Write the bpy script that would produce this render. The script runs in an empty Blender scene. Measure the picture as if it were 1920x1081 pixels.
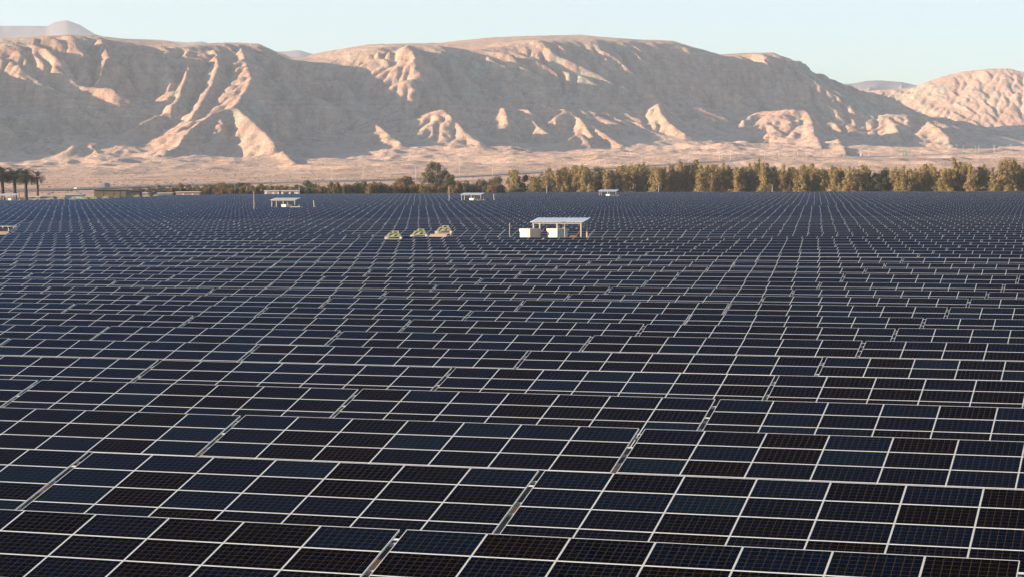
import bpy, bmesh, math, random
import numpy as np
from mathutils import Matrix, Vector

C = bpy.context.scene
COL = C.collection
R = math.radians
rng = np.random.default_rng(7)
random.seed(7)

# ------------------------------------------------------------------ camera
F_PX, W_PX, H_PX = 3946.2, 1920.0, 1081.0        # focal length and frame of the photograph in pixels
CAM_Z = 8.80
PITCH = math.atan((540.5 - 328.3) / F_PX)
ROLL = -0.0048
_F = np.array([0, math.cos(PITCH), -math.sin(PITCH)])
_U0 = np.array([0, math.sin(PITCH), math.cos(PITCH)])
_R0 = np.array([1.0, 0, 0])
_R = _R0 * math.cos(ROLL) + _U0 * math.sin(ROLL)
_U = _U0 * math.cos(ROLL) - _R0 * math.sin(ROLL)
cam_d = bpy.data.cameras.new('camera')
cam_d.sensor_fit = 'HORIZONTAL'
cam_d.sensor_width = 36.0
cam_d.lens = 36.0 * F_PX / W_PX
cam_d.clip_start = 0.5
cam_d.clip_end = 40000
cam = bpy.data.objects.new('camera', cam_d)
COL.objects.link(cam)
M = Matrix.Identity(4)
for i in range(3):
    M[i][0], M[i][1], M[i][2] = _R[i], _U[i], -_F[i]
M[2][3] = CAM_Z
cam.matrix_world = M
C.camera = cam

# ------------------------------------------------------------------ light
SUN_EL, SUN_B = R(11.5), R(12.0)                  # elevation; angle from exact left towards the viewer
SUN_DIR = Vector((-math.cos(SUN_B) * math.cos(SUN_EL), -math.sin(SUN_B) * math.cos(SUN_EL), math.sin(SUN_EL)))
world = bpy.data.worlds.new('World')
C.world = world
world.use_nodes = True
wn = world.node_tree.nodes
bg = wn['Background']
sky = wn.new('ShaderNodeTexSky')
sky.sky_type = 'NISHITA'
sky.sun_disc = False
sky.sun_elevation = SUN_EL
sky.sun_rotation = math.atan2(SUN_DIR.x, SUN_DIR.y)
sky.altitude = 100
sky.air_density = 1.0
sky.dust_density = 0.5
sky.ozone_density = 3.4
bg.inputs['Strength'].default_value = 0.063
world.node_tree.links.new(sky.outputs[0], bg.inputs['Color'])
sun_d = bpy.data.lights.new('sun', 'SUN')
sun_d.energy = 5.0
sun_d.angle = R(0.5)
sun_d.color = (1.0, 0.73, 0.53)
sun = bpy.data.objects.new('sun', sun_d)
COL.objects.link(sun)
sun.rotation_euler = SUN_DIR.to_track_quat('Z', 'Y').to_euler()
C.view_settings.view_transform = 'Standard'
C.view_settings.look = 'None'
C.view_settings.exposure = 1.85
C.view_settings.gamma = 1.0
C.cycles.use_denoising = True
C.cycles.max_bounces = 6
C.cycles.volume_bounces = 1
C.cycles.transparent_max_bounces = 4

# ------------------------------------------------------------------ helpers
def ray(px, py):
    d = _F + _R * ((px - W_PX / 2) / F_PX) - _U * ((py - H_PX / 2) / F_PX)
    return d

def at_depth(px, py, y):
    """the world point seen at pixel (px, py) that lies y metres ahead"""
    d = ray(px, py)
    k = y / d[1]
    return np.array([d[0] * k, y, CAM_Z + d[2] * k])

def project(P):
    P = np.asarray(P, float)
    q = P - np.array([0, 0, CAM_Z])
    z = q @ _F
    return W_PX / 2 + F_PX * (q @ _R) / z, H_PX / 2 - F_PX * (q @ _U) / z, z

def tag(o, label, cat, group=None):
    o['label'] = label
    o['category'] = cat
    if group:
        o['group'] = group
    return o

def structure(o, kind='structure'):
    o['kind'] = kind
    return o

def empty(name, loc, rotz=0.0, label=None, cat=None, group=None):
    o = bpy.data.objects.new(name, None)
    o.empty_display_size = 0.3
    COL.objects.link(o)
    o.location = loc
    o.rotation_euler = (0, 0, rotz)
    if label:
        tag(o, label, cat, group)
    return o

def link(name, me, parent=None, loc=(0, 0, 0), rot=(0, 0, 0)):
    o = bpy.data.objects.new(name, me)
    COL.objects.link(o)
    o.location = loc
    o.rotation_euler = rot
    if parent is not None:
        o.parent = parent
    return o

def mesh_np(name, verts, faces, mats=(), smooth=False, mat_idx=None, uv=None):
    """mesh from arrays; faces is (n, 4) or (n, 3)"""
    verts = np.asarray(verts, np.float32)
    faces = np.asarray(faces, np.int32)
    me = bpy.data.meshes.new(name)
    n, k = faces.shape
    me.vertices.add(len(verts))
    me.vertices.foreach_set('co', verts.ravel())
    me.loops.add(n * k)
    me.loops.foreach_set('vertex_index', faces.ravel())
    me.polygons.add(n)
    me.polygons.foreach_set('loop_start', np.arange(0, n * k, k, dtype=np.int32))
    me.polygons.foreach_set('loop_total', np.full(n, k, np.int32))
    if mat_idx is not None:
        me.polygons.foreach_set('material_index', np.asarray(mat_idx, np.int32))
    me.polygons.foreach_set('use_smooth', np.full(n, bool(smooth)))
    if uv is not None:
        l = me.uv_layers.new(name='UVMap')
        l.data.foreach_set('uv', np.asarray(uv, np.float32).ravel())
    for m in mats:
        me.materials.append(m)
    me.update(calc_edges=True)
    me.validate()
    return me

class MB:
    """collects boxes, bars and tubes into one mesh"""
    def __init__(self):
        self.bm = bmesh.new()
    def box(self, c, size, rot=None, bevel=0.0):
        m = Matrix.Translation(c)
        if rot is not None:
            m = m @ rot.to_4x4()
        r = bmesh.ops.create_cube(self.bm, size=1.0, matrix=m @ Matrix.Diagonal((*size, 1.0)))
        if bevel:
            es = {e for v in r['verts'] for e in v.link_edges}
            bmesh.ops.bevel(self.bm, geom=list(es), offset=bevel, segments=2, affect='EDGES')
        return self
    def bar(self, a, b, w, d=None):
        a, b = Vector(a), Vector(b)
        q = (b - a).to_track_quat('Z', 'Y').to_matrix()
        return self.box((a + b) / 2, (w, d or w, (b - a).length), q)
    def tube(self, a, b, r1, r2=None, n=10):
        a, b = Vector(a), Vector(b)
        q = (b - a).to_track_quat('Z', 'Y').to_matrix().to_4x4()
        bmesh.ops.create_cone(self.bm, cap_ends=True, segments=n, radius1=r1, radius2=r1 if r2 is None else r2,
                              depth=(b - a).length, matrix=Matrix.Translation((a + b) / 2) @ q)
        return self
    def quad(self, *pts):
        self.bm.faces.new([self.bm.verts.new(p) for p in pts])
        return self
    def mesh(self, name, *mats, smooth=False):
        me = bpy.data.meshes.new(name)
        self.bm.to_mesh(me)
        self.bm.free()
        for m in mats:
            me.materials.append(m)
        if smooth:
            for p in me.polygons:
                p.use_smooth = True
        return me

# ------------------------------------------------------------------ materials
def new_mat(name):
    m = bpy.data.materials.new(name)
    m.use_nodes = True
    n, l = m.node_tree.nodes, m.node_tree.links
    return m, n, l, n['Principled BSDF']

def plain(name, col, rough=0.6, metal=0.0, noise=0.12, scale=3.0, spec=0.4):
    """a colour with a little uneven weathering"""
    m, n, l, b = new_mat(name)
    tc = n.new('ShaderNodeTexCoord')
    t = n.new('ShaderNodeTexNoise')
    t.inputs['Scale'].default_value = scale
    t.inputs['Detail'].default_value = 5
    l.new(tc.outputs['Object'], t.inputs['Vector'])
    mr = n.new('ShaderNodeMapRange')
    mr.inputs['To Min'].default_value = 1 - noise * 2
    mr.inputs['To Max'].default_value = 1 + noise
    l.new(t.outputs['Fac'], mr.inputs['Value'])
    mx = n.new('ShaderNodeMix')
    mx.data_type = 'RGBA'
    mx.blend_type = 'MULTIPLY'
    mx.inputs['Factor'].default_value = 1
    mx.inputs['A'].default_value = (*col, 1)
    l.new(mr.outputs['Result'], mx.inputs['B'])
    l.new(mx.outputs['Result'], b.inputs['Base Color'])
    b.inputs['Roughness'].default_value = rough
    b.inputs['Metallic'].default_value = metal
    b.inputs['Specular IOR Level'].default_value = spec
    return m

def rock_material(name, distant=False):
    m, n, l, b = new_mat(name)
    geo = n.new('ShaderNodeNewGeometry')
    sep = n.new('ShaderNodeSeparateXYZ')
    l.new(geo.outputs['Position'], sep.inputs[0])
    def noise(scale, detail=6, vec=None, rough=0.6):
        t = n.new('ShaderNodeTexNoise')
        t.inputs['Scale'].default_value = scale
        t.inputs['Detail'].default_value = detail
        t.inputs['Roughness'].default_value = rough
        l.new(vec or geo.outputs['Position'], t.inputs['Vector'])
        return t.outputs['Fac']
    def ramp(fac, stops):
        r = n.new('ShaderNodeValToRGB')
        e = r.color_ramp.elements
        e[0].position, e[0].color = stops[0][0], (*stops[0][1], 1)
        e[1].position, e[1].color = stops[-1][0], (*stops[-1][1], 1)
        for p, c in stops[1:-1]:
            q = e.new(p)
            q.color = (*c, 1)
        l.new(fac, r.inputs['Fac'])
        return r.outputs['Color']
    def mix(a, b_, fac, mode='MIX'):
        x = n.new('ShaderNodeMix')
        x.data_type = 'RGBA'
        x.blend_type = mode
        l.new(a, x.inputs['A']) if not isinstance(a, tuple) else x.inputs['A'].__setattr__('default_value', (*a, 1))
        l.new(b_, x.inputs['B']) if not isinstance(b_, tuple) else x.inputs['B'].__setattr__('default_value', (*b_, 1))
        if isinstance(fac, float):
            x.inputs['Factor'].default_value = fac
        else:
            l.new(fac, x.inputs['Factor'])
        return x.outputs['Result']
    def math_(op, a, b_=None, clamp=False):
        x = n.new('ShaderNodeMath')
        x.operation = op
        x.use_clamp = clamp
        for k, v in enumerate((a, b_)):
            if v is None:
                continue
            if isinstance(v, (int, float)):
                x.inputs[k].default_value = v
            else:
                l.new(v, x.inputs[k])
        return x.outputs[0]
    # broad patches of tan, red-brown and grey-green rock
    big = ramp(noise(0.006, 4), [(0.34, (0.38, 0.295, 0.22)), (0.45, (0.47, 0.34, 0.245)), (0.55, (0.44, 0.295, 0.22)), (0.66, (0.345, 0.31, 0.23))])
    # beds: thin layers in the height, a little warped
    warp = math_('MULTIPLY_ADD', noise(0.004, 3), 60.0)
    x = n.new('ShaderNodeMath'); x.operation = 'MULTIPLY_ADD'
    l.new(noise(0.005, 3), x.inputs[0]); x.inputs[1].default_value = 55.0; l.new(sep.outputs['Z'], x.inputs[2])
    comb = n.new('ShaderNodeCombineXYZ')
    l.new(math_('MULTIPLY', x.outputs[0], 0.055), comb.inputs['Z'])
    beds = ramp(noise(1.0, 5, comb.outputs[0]), [(0.32, (0.50, 0.50, 0.47)), (0.42, (1.0, 0.97, 0.92)), (0.48, (0.66, 0.60, 0.56)), (0.55, (0.95, 0.90, 0.85)), (0.60, (0.62, 0.56, 0.53)), (0.68, (1.15, 1.15, 1.08))])
    # beds show on steep ground only
    sn = n.new('ShaderNodeSeparateXYZ')
    l.new(geo.outputs['True Normal'], sn.inputs[0])
    steep = n.new('ShaderNodeMapRange')
    steep.inputs['From Min'].default_value = 0.97
    steep.inputs['From Max'].default_value = 0.80
    l.new(sn.outputs['Z'], steep.inputs['Value'])
    c = mix(big, beds, math_('MULTIPLY', steep.outputs['Result'], .5), 'MULTIPLY')
    # pale green-grey marl patches
    gm = n.new('ShaderNodeMapRange')
    gm.inputs['From Min'].default_value = 0.57
    gm.inputs['From Max'].default_value = 0.68
    l.new(noise(0.012, 5), gm.inputs['Value'])
    c = mix(c, (0.36, 0.36, 0.27), math_('MULTIPLY', math_('MULTIPLY', gm.outputs['Result'], steep.outputs['Result']), 0.55))
    # streaks and grain
    c = mix(c, ramp(noise(0.06, 8, rough=0.75), [(0.32, (0.50, 0.50, 0.50)), (0.68, (1.35, 1.33, 1.30))]), 0.5, 'MULTIPLY')
    # streaks that run down the fall line
    mp_ = n.new('ShaderNodeMapping')
    mp_.inputs['Rotation'].default_value = (0, 0, -R(33))
    mp_.inputs['Scale'].default_value = (.055, .010, .012)
    l.new(geo.outputs['Position'], mp_.inputs['Vector'])
    st_ = noise(1.0, 6, mp_.outputs[0], .65)
    c = mix(c, ramp(st_, [(0.34, (0.62, 0.62, 0.63)), (0.5, (1.0, 1.0, 1.0)), (0.66, (1.32, 1.30, 1.24))]), math_('MULTIPLY', steep.outputs['Result'], .8), 'MULTIPLY')
    # fans of pale gravel with darker varnished lobes, on the gentle ground
    fan = ramp(noise(0.013, 9, rough=0.72), [(0.36, (0.28, 0.205, 0.15)), (0.46, (0.45, 0.325, 0.235)), (0.54, (0.50, 0.36, 0.26)), (0.66, (0.60, 0.45, 0.33))])
    inv = math_('SUBTRACT', 1.0, steep.outputs['Result'], True)
    low = n.new('ShaderNodeMapRange')
    low.inputs['From Min'].default_value = 150.0
    low.inputs['From Max'].default_value = 80.0
    l.new(sep.outputs['Z'], low.inputs['Value'])
    c = mix(c, fan, math_('MULTIPLY', inv, low.outputs['Result']))
    l.new(c, b.inputs['Base Color'])
    b.inputs['Roughness'].default_value = 1.0
    b.inputs['Specular IOR Level'].default_value = 0.0
    bp = n.new('ShaderNodeBump')
    bp.inputs['Strength'].default_value = 1.0
    bp.inputs['Distance'].default_value = 4.5
    l.new(noise(0.075, 9, rough=0.66), bp.inputs['Height'])
    l.new(bp.outputs['Normal'], b.inputs['Normal'])
    return m

M_ROCK = rock_material('desert_rock')


# ------------------------------------------------------------------ terrain
def perlin(x, y, seed=0):
    r = np.random.default_rng(seed)
    p = r.permutation(512)
    a = r.uniform(0, 2 * np.pi, 512)
    gx, gy = np.cos(a), np.sin(a)
    xi, yi = np.floor(x).astype(int), np.floor(y).astype(int)
    xf, yf = x - xi, y - yi
    u, v = xf * xf * xf * (xf * (xf * 6 - 15) + 10), yf * yf * yf * (yf * (yf * 6 - 15) + 10)
    def g(ix, iy, dx, dy):
        h = p[(p[ix & 511] + iy) & 511]
        return gx[h] * dx + gy[h] * dy
    return ((g(xi, yi, xf, yf) * (1 - u) + g(xi + 1, yi, xf - 1, yf) * u) * (1 - v)
            + (g(xi, yi + 1, xf, yf - 1) * (1 - u) + g(xi + 1, yi + 1, xf - 1, yf - 1) * u) * v) * 1.5

def fbm(x, y, octs=5, seed=0, gain=0.5):
    s, a = 0, 1.0
    for o in range(octs):
        s = s + a * perlin(x * 2 ** o, y * 2 ** o, seed + o)
        a *= gain
    return s

def ridged(x, y, octs=5, seed=0, gain=0.5):
    s, a = 0, 1.0
    for o in range(octs):
        s = s + a * (1 - 2 * np.abs(perlin(x * 2 ** o, y * 2 ** o, seed + o)))
        a *= gain
    return s

def sstep(a, b, x):
    t = np.clip((x - a) / (b - a), 0, 1)
    return t * t * (3 - 2 * t)

AX, AY = math.cos(R(33)), math.sin(R(33))        # the range runs from near left to far right
Y0 = 3000.0
def st(x, y):
    return x * AX + (y - Y0) * AY, -x * AY + (y - Y0) * AX   # along the foot, behind the foot

# foot of the slopes, crest of the face and skyline, read off the photograph
FOOT = np.array([(-400, 318), (0, 308), (150, 296), (300, 291), (380, 292), (460, 299), (560, 300), (640, 286), (750, 275), (850, 279), (930, 286), (1000, 284), (1120, 280), (1230, 271), (1330, 268), (1420, 274), (1500, 280), (1600, 284), (1750, 284), (1920, 272), (2300, 270)], float)
CREST = np.array([(-500, 80), (-200, 78), (0, 78), (60, 72), (130, 67), (180, 68), (230, 76), (280, 88), (320, 86), (345, 88), (400, 83), (440, 82), (490, 85), (520, 99), (550, 113), (600, 119), (640, 112), (690, 90), (760, 86), (830, 86), (880, 94), (940, 88), (1000, 76), (1090, 76), (1130, 74), (1190, 77), (1260, 79), (1290, 88), (1350, 104), (1370, 105), (1400, 102), (1450, 102), (1470, 109), (1480, 121), (1500, 134), (1560, 166), (1600, 179), (1660, 206), (1740, 230), (1800, 268), (1860, 275), (2400, 280)], float)
SKY = np.array([(-500, 76), (0, 74), (130, 66), (180, 66), (230, 73), (290, 76), (320, 78), (345, 85), (400, 82), (440, 80), (490, 83), (520, 97), (550, 109), (570, 110), (600, 100), (690, 84), (830, 81), (860, 77), (920, 71), (1000, 68), (1090, 66), (1130, 70), (1200, 75), (1260, 77), (1290, 86), (1350, 103), (1400, 100), (1450, 99), (1470, 108), (1480, 121), (1500, 134), (1560, 166), (1660, 206), (1740, 230), (1800, 268), (2400, 280)], float)
TC = 430.0

def point_on(s, t):
    return s * AX - t * AY, Y0 + s * AY + t * AX

def height_at(px, py, x, y):
    d_y = y
    vy = (H_PX / 2 - py)
    # height of the ray through (px, py) at distance y
    return np.array([at_depth(a, b, c)[2] for a, b, c in zip(np.ravel(px), np.ravel(py), np.ravel(d_y))]).reshape(np.shape(px))

S_TAB = np.linspace(-2400, 2600, 800)
def table(curve, t):
    x, y = point_on(S_TAB, np.full_like(S_TAB, t))
    y_ = np.maximum(y, 400)
    px = W_PX / 2 + F_PX * x / y_
    py = np.interp(px, curve[:, 0], curve[:, 1])
    return height_at(px, py, x, y_)
H_FOOT, H_CREST, H_SKY = table(FOOT, 0.0), table(CREST, TC), table(SKY, TC + 330)

def base_height(x, y):
    s, t = st(x, y)
    hf, hc, hs = (np.interp(s, S_TAB, h) for h in (H_FOOT, H_CREST, H_SKY))
    calm = 1 - .7 * np.exp(-((s - 400) / 210.0) ** 2)
    tw = t + calm * 18 * fbm(s / 210, t / 500, 3, 11) + 10 * fbm(s / 60, t / 200, 3, 17)
    q = np.clip(tw / TC, 0, 1)
    prof = np.interp(q, [0, .12, .3, .5, .7, .84, .93, .97, 1], [0, .05, .17, .36, .60, .80, .93, .98, 1])
    face = hf + (hc - hf) * prof
    back = np.clip((t - TC) / 330, 0, None)
    plat = np.where(back <= 1, hc + (hs - hc) * sstep(0, 1, np.minimum(back, 1)), hs - (back - 1) * 170)
    h = np.where(tw >= TC, plat, face)
    # the fans in front fall gently to the plain
    d = np.clip((y - 1000) / np.maximum(y - t / AX * 1.0 - 1000, 60), 0, 1)
    front = hf * d ** 1.15
    h = np.where(t < 0, front, h)
    return h, s, t

# spurs: image points (x, y) of ridge lines, how far they stand in front of the face, flank slopes (left, right)
SPURS = [
    # the great forked spur left of the middle
    ([(448, 84, 6), (460, 112, 46), (472, 150, 84), (460, 178, 102), (440, 203, 112), (402, 216, 108), (362, 243, 110), (322, 280, 104), (300, 296, 86)], .37, .80),
    ([(440, 203, 112), (470, 228, 142), (497, 250, 158), (524, 283, 154), (553, 305, 118)], .6, .85),
    ([(345, 90, 4), (352, 130, 40), (345, 160, 52), (334, 190, 56)], .5, .75),
    ([(402, 95, 8), (410, 125, 46), (398, 160, 60), (376, 200, 72), (357, 226, 76)], .5, .8),
    ([(322, 96, 4), (320, 140, 32), (326, 178, 40)], .55, .8),
    ([(150, 67, 4), (190, 76, 28), (206, 110, 38)], .6, .9),
    ([(130, 70, 4), (150, 88, 16), (156, 108, 18)], .6, .9),
    ([(60, 73, 4), (66, 92, 16)], .8, .9), ([(30, 76, 4), (34, 92, 16)], .8, .9),
    ([(250, 244, 40), (282, 226, 46), (306, 214, 46), (326, 226, 46), (332, 246, 40)], .55, .6),
    ([(4, 285, 16), (40, 240, 18), (74, 206, 18), (110, 230, 18), (150, 262, 16)], .6, .6),
    ([(88, 266, 40), (130, 262, 52), (165, 270, 50), (182, 288, 40)], .4, .4),
    ([(185, 284, 40), (230, 275, 52), (276, 282, 45)], .35, .4),
    ([(-190, 90, 6), (-120, 130, 60), (-85, 175, 100), (-60, 225, 110), (-50, 262, 90)], .55, .7),
    # the middle
    ([(690, 88, 4), (720, 84, 30), (768, 88, 52), (780, 112, 62), (786, 140, 60), (792, 160, 44)], .5, .8),
    ([(838, 84, 4), (846, 112, 26), (858, 135, 36), (876, 160, 44), (892, 174, 40)], .75, .85),
    ([(806, 214, 90), (832, 209, 112), (850, 226, 118), (872, 246, 120), (900, 264, 110), (940, 281, 80)], .40, .8),
    ([(640, 207, 50), (690, 226, 72), (716, 244, 92), (734, 257, 92), (752, 273, 74)], .45, .75),
    ([(780, 192, 30), (792, 196, 36), (806, 216, 58)], .6, .7),
    ([(930, 200, 34), (946, 207, 50), (952, 230, 46)], .7, .8),
    ([(975, 226, 40), (995, 226, 50), (1010, 240, 44), (1040, 262, 30)], .6, .7),
    ([(1046, 220, 52), (1064, 214, 56), (1084, 222, 60), (1100, 242, 62), (1116, 264, 50)], .6, .8),
    ([(1092, 228, 52), (1110, 240, 60), (1134, 254, 60), (1168, 274, 46)], .6, .8),
    ([(1066, 268, 50), (1084, 256, 60), (1100, 266, 56), (1108, 276, 46)], .5, .6),
    ([(985, 284, 40), (1004, 277, 50), (1030, 285, 44)], .5, .7),
    ([(1222, 206, 46), (1234, 197, 58), (1240, 214, 62), (1256, 234, 62), (1284, 252, 50)], .7, .8),
    # the right shoulder
    ([(1408, 100, 3), (1424, 104, 18), (1440, 122, 24)], .8, .9), ([(1450, 101, 4), (1462, 106, 20), (1472, 126, 24)], .8, .9),
    ([(1436, 212, 60), (1475, 208, 120), (1512, 211, 146), (1524, 232, 154), (1530, 262, 140), (1540, 276, 96)], .34, .85),
    ([(1524, 232, 154), (1546, 246, 158), (1568, 262, 146), (1586, 284, 100)], .42, .8),
    ([(1395, 225, 44), (1418, 216, 60), (1440, 222, 62), (1462, 246, 52)], .5, .7),
    ([(1470, 108, 8), (1500, 136, 26), (1560, 168, 40), (1610, 184, 52), (1660, 207, 64), (1700, 219, 76), (1738, 229, 88), (1752, 242, 92), (1776, 258, 86), (1800, 272, 70)], .5, .5),
    ([(1660, 220, 70), (1676, 234, 92), (1690, 262, 86)], .5, .6),
    ([(1664, 216, 90), (1700, 219, 120), (1738, 228, 146), (1752, 240, 150), (1776, 256, 140), (1796, 272, 100)], .32, .7),
]

def trace(px, py, off):
    """where the ray through the pixel meets the face, then `off` metres nearer along the ray"""
    d = ray(px, py)
    ys = np.arange(1800, 5600, 4.0)
    x = d[0] / d[1] * ys
    z = CAM_Z + d[2] / d[1] * ys
    h = base_height(x, ys)[0]
    k = np.argmax(h >= z) if np.any(h >= z) else None
    if k is None or k == 0:
        s_ = None
        # above the skyline: stand at the crest
        tt = st(x, ys)[1]
        k = int(np.argmin(np.abs(tt - TC)))
    y = ys[k] - off
    return np.array([d[0] / d[1] * y, y, CAM_Z + d[2] / d[1] * y])

def massif(x, y):
    """the separate sunlit massif at the far right"""
    ax, ay = math.cos(R(-28)), math.sin(R(-28))
    ox, oy = 1010.0, 4750.0
    s = (x - ox) * ax + (y - oy) * ay
    t = -(x - ox) * ay + (y - oy) * ax          # 0 at the crest, negative towards the viewer
    tab = np.linspace(-900, 1800, 260)
    cx, cy = ox + tab * ax, oy + tab * ay
    px = W_PX / 2 + F_PX * cx / cy
    line = np.array([(1300, 215), (1500, 190), (1560, 178), (1600, 171), (1640, 168), (1700, 165), (1722, 159), (1760, 145), (1800, 134), (1850, 128), (1890, 128), (1925, 135), (2050, 128), (2300, 140), (2700, 180)], float)
    hc = np.interp(s, tab, height_at(px, np.interp(px, line[:, 0], line[:, 1]), cx, cy))
    tw = t + 15 * fbm(s / 180, t / 260, 4, 31)
    q = np.clip(1 + tw / 560, 0, 1)
    h = 28 + (hc - 28) * np.interp(q, [0, .2, .5, .8, .93, 1], [0, .10, .38, .76, .94, 1])
    h = np.where(t > 0, hc - t * 0.12, h)
    g = 3.2 * ridged((s + 0.9 * t) / 55, (t - .5 * s) / 240, 4, 41) * sstep(0, .3, q) * (1 - .8 * sstep(.9, 1, q))
    return np.where(tw < -560, -50, h + g - 3 - 40 * (1 - sstep(0, .16, q)) - 260 * sstep(-330, -620, s))

def terrain(x, y):
    h, s, t = base_height(x, y)
    # gullies down the face
    q = np.clip(t / TC, 0, 1)
    lean = s + 0.55 * t + 22 * fbm(s / 120, t / 160, 3, 5)
    amp = (1 - .55 * np.exp(-((s - 400) / 210.0) ** 2)) * sstep(0.02, .3, q) * (1 - .96 * sstep(.84, 1.0, t / TC))
    g = 13 * ridged(lean / 110, t / 420, 3, 121) + 8 * ridged(lean / 44, t / 150, 4, 123)
    g = g + 1.8 * ridged((lean + 5 * fbm(s / 30, t / 40, 2, 131)) / 17, t / 75, 2, 125)
    h = h + amp * (g - 15)
    # spurs
    for (xs, ys, zs, lf, rt) in SPUR_W:
        m = (x > xs.min() - 190) & (x < xs.max() + 190) & (y > ys.min() - 190) & (y < ys.max() + 190)
        if not m.any():
            continue
        X, Y = x[m], y[m]
        wob = 7 * fbm(X / 45, Y / 45, 3, 51)
        wob2 = ridged(X / 55, Y / 55, 4, 53)
        best = np.full(X.shape, -1e9)
        for a in range(len(xs) - 1):
            dx, dy = xs[a + 1] - xs[a], ys[a + 1] - ys[a]
            L2 = dx * dx + dy * dy + 1e-6
            u = np.clip(((X - xs[a]) * dx + (Y - ys[a]) * dy) / L2, 0, 1)
            ex, ey = X - (xs[a] + u * dx), Y - (ys[a] + u * dy)
            dist = np.hypot(ex, ey)
            side = ex < 0
            sl = np.where(side, lf, rt)
            hh = zs[a] + u * (zs[a + 1] - zs[a]) - sl * (dist + 0.0018 * dist * dist * 0) - np.where(dist > 60, 0, 0)
            best = np.maximum(best, hh + wob * np.minimum(dist / 18, 1) * .5 + (wob2 - .9) * np.minimum(dist / 14, 1) * 3.2)
        hm = h[m]
        k = 5.0                                   # soft union
        d = np.clip(.5 + .5 * (best - hm) / k, 0, 1)
        h[m] = hm * (1 - d) + best * d + k * d * (1 - d)
    return h, s, t

SPUR_W = []
for pts, lf, rt in SPURS:
    w = np.array([trace(p[0], p[1], p[2] * 1.35) for p in pts])
    SPUR_W.append((w[:, 0], w[:, 1], w[:, 2], lf, rt))

def erode(h, cell, n=110000, steps=80, rounds=4, seed=3):
    """rain drops that carry earth downhill: gives the slopes their gullies"""
    r = np.random.default_rng(seed)
    ny, nx = h.shape
    for _ in range(rounds):
        px, py = r.uniform(1, nx - 3, n), r.uniform(1, ny - 3, n)
        vx, vy = np.zeros(n), np.zeros(n)
        sed = np.zeros(n)
        for _s in range(steps):
            ix, iy = px.astype(int), py.astype(int)
            fx, fy = px - ix, py - iy
            a, b, c, d = h[iy, ix], h[iy, ix + 1], h[iy + 1, ix], h[iy + 1, ix + 1]
            gx = (b - a) * (1 - fy) + (d - c) * fy
            gy = (c - a) * (1 - fx) + (d - b) * fx
            z0 = a * (1 - fx) * (1 - fy) + b * fx * (1 - fy) + c * (1 - fx) * fy + d * fx * fy
            vx, vy = .35 * vx - gx, .35 * vy - gy
            L = np.hypot(vx, vy) + 1e-6
            qx, qy = np.clip(px + vx / L, 1, nx - 3), np.clip(py + vy / L, 1, ny - 3)
            jx, jy = qx.astype(int), qy.astype(int)
            ex, ey = qx - jx, qy - jy
            z1 = h[jy, jx] * (1 - ex) * (1 - ey) + h[jy, jx + 1] * ex * (1 - ey) + h[jy + 1, jx] * (1 - ex) * ey + h[jy + 1, jx + 1] * ex * ey
            dz = z0 - z1
            cap = np.maximum(dz, 0.02) * 1.6
            take = np.where(dz > 0, np.clip((cap - sed) * .10, -sed * .2, np.maximum(dz, 0) * .3), -np.minimum(sed, -dz))
            sed = sed + take
            for oy, ox, wgt in ((0, 0, (1 - fx) * (1 - fy)), (0, 1, fx * (1 - fy)), (1, 0, (1 - fx) * fy), (1, 1, fx * fy)):
                np.subtract.at(h, (iy + oy, ix + ox), take * wgt)
            px, py = qx, qy
    return h

def carve(h, cell, rounds=3, seed=9):
    """branching ravines: each cell drains to its steepest neighbour, and the more it drains the deeper it is cut"""
    r = np.random.default_rng(seed)
    ny, nx = h.shape
    idx = np.arange(ny * nx).reshape(ny, nx)
    for _ in range(rounds):
        hh = h + r.uniform(-.25, .25, h.shape)
        best, rec = np.zeros(h.shape), idx.copy()
        for dy in (-1, 0, 1):
            for dx in (-1, 0, 1):
                if not (dx or dy):
                    continue
                sl = (hh - np.roll(np.roll(hh, -dy, 0), -dx, 1)) / (cell * math.hypot(dx, dy)) * r.uniform(.82, 1.18, h.shape)
                m = sl > best
                best[m] = sl[m]
                rec[m] = np.roll(np.roll(idx, -dy, 0), -dx, 1)[m]
        order = np.argsort(-hh, axis=None).tolist()
        rc = rec.ravel().tolist()
        acc = [1.0] * (ny * nx)
        for i in order:
            j = rc[i]
            if j != i:
                acc[j] += acc[i]
        acc = np.array(acc).reshape(ny, nx)
        d = .85 * np.minimum(acc ** .39 - 1, 13) * sstep(.12, .5, best)
        d = .5 * d + .125 * (np.roll(d, 1, 0) + np.roll(d, -1, 0) + np.roll(d, 1, 1) + np.roll(d, -1, 1))
        h = h - d
    return h

# drainage is worked out on an even grid, then laid onto the mesh
ex = np.arange(-1000, 1500, 4.0)
ey = np.arange(2150, 4900, 4.0)
EX, EY = np.meshgrid(ex, ey)
eh = np.maximum(terrain(EX, EY)[0], massif(EX, EY))
ed = carve(erode(eh.copy(), 4.0, rounds=2), 4.0) - eh
ed = np.clip(ed + 3.0, -34, 5)

def sample(grid, x, y):
    fx = np.clip((x - ex[0]) / 4.0, 0, len(ex) - 1.001)
    fy = np.clip((y - ey[0]) / 4.0, 0, len(ey) - 1.001)
    ix, iy = fx.astype(int), fy.astype(int)
    fx, fy = fx - ix, fy - iy
    v = grid[iy, ix] * (1 - fx) * (1 - fy) + grid[iy, ix + 1] * fx * (1 - fy) + grid[iy + 1, ix] * (1 - fx) * fy + grid[iy + 1, ix + 1] * fx * fy
    e = np.minimum(np.minimum((x - ex[0]), (ex[-1] - x)), np.minimum((y - ey[0]), (ey[-1] - y)))
    return v * sstep(0, 120, e)

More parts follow.
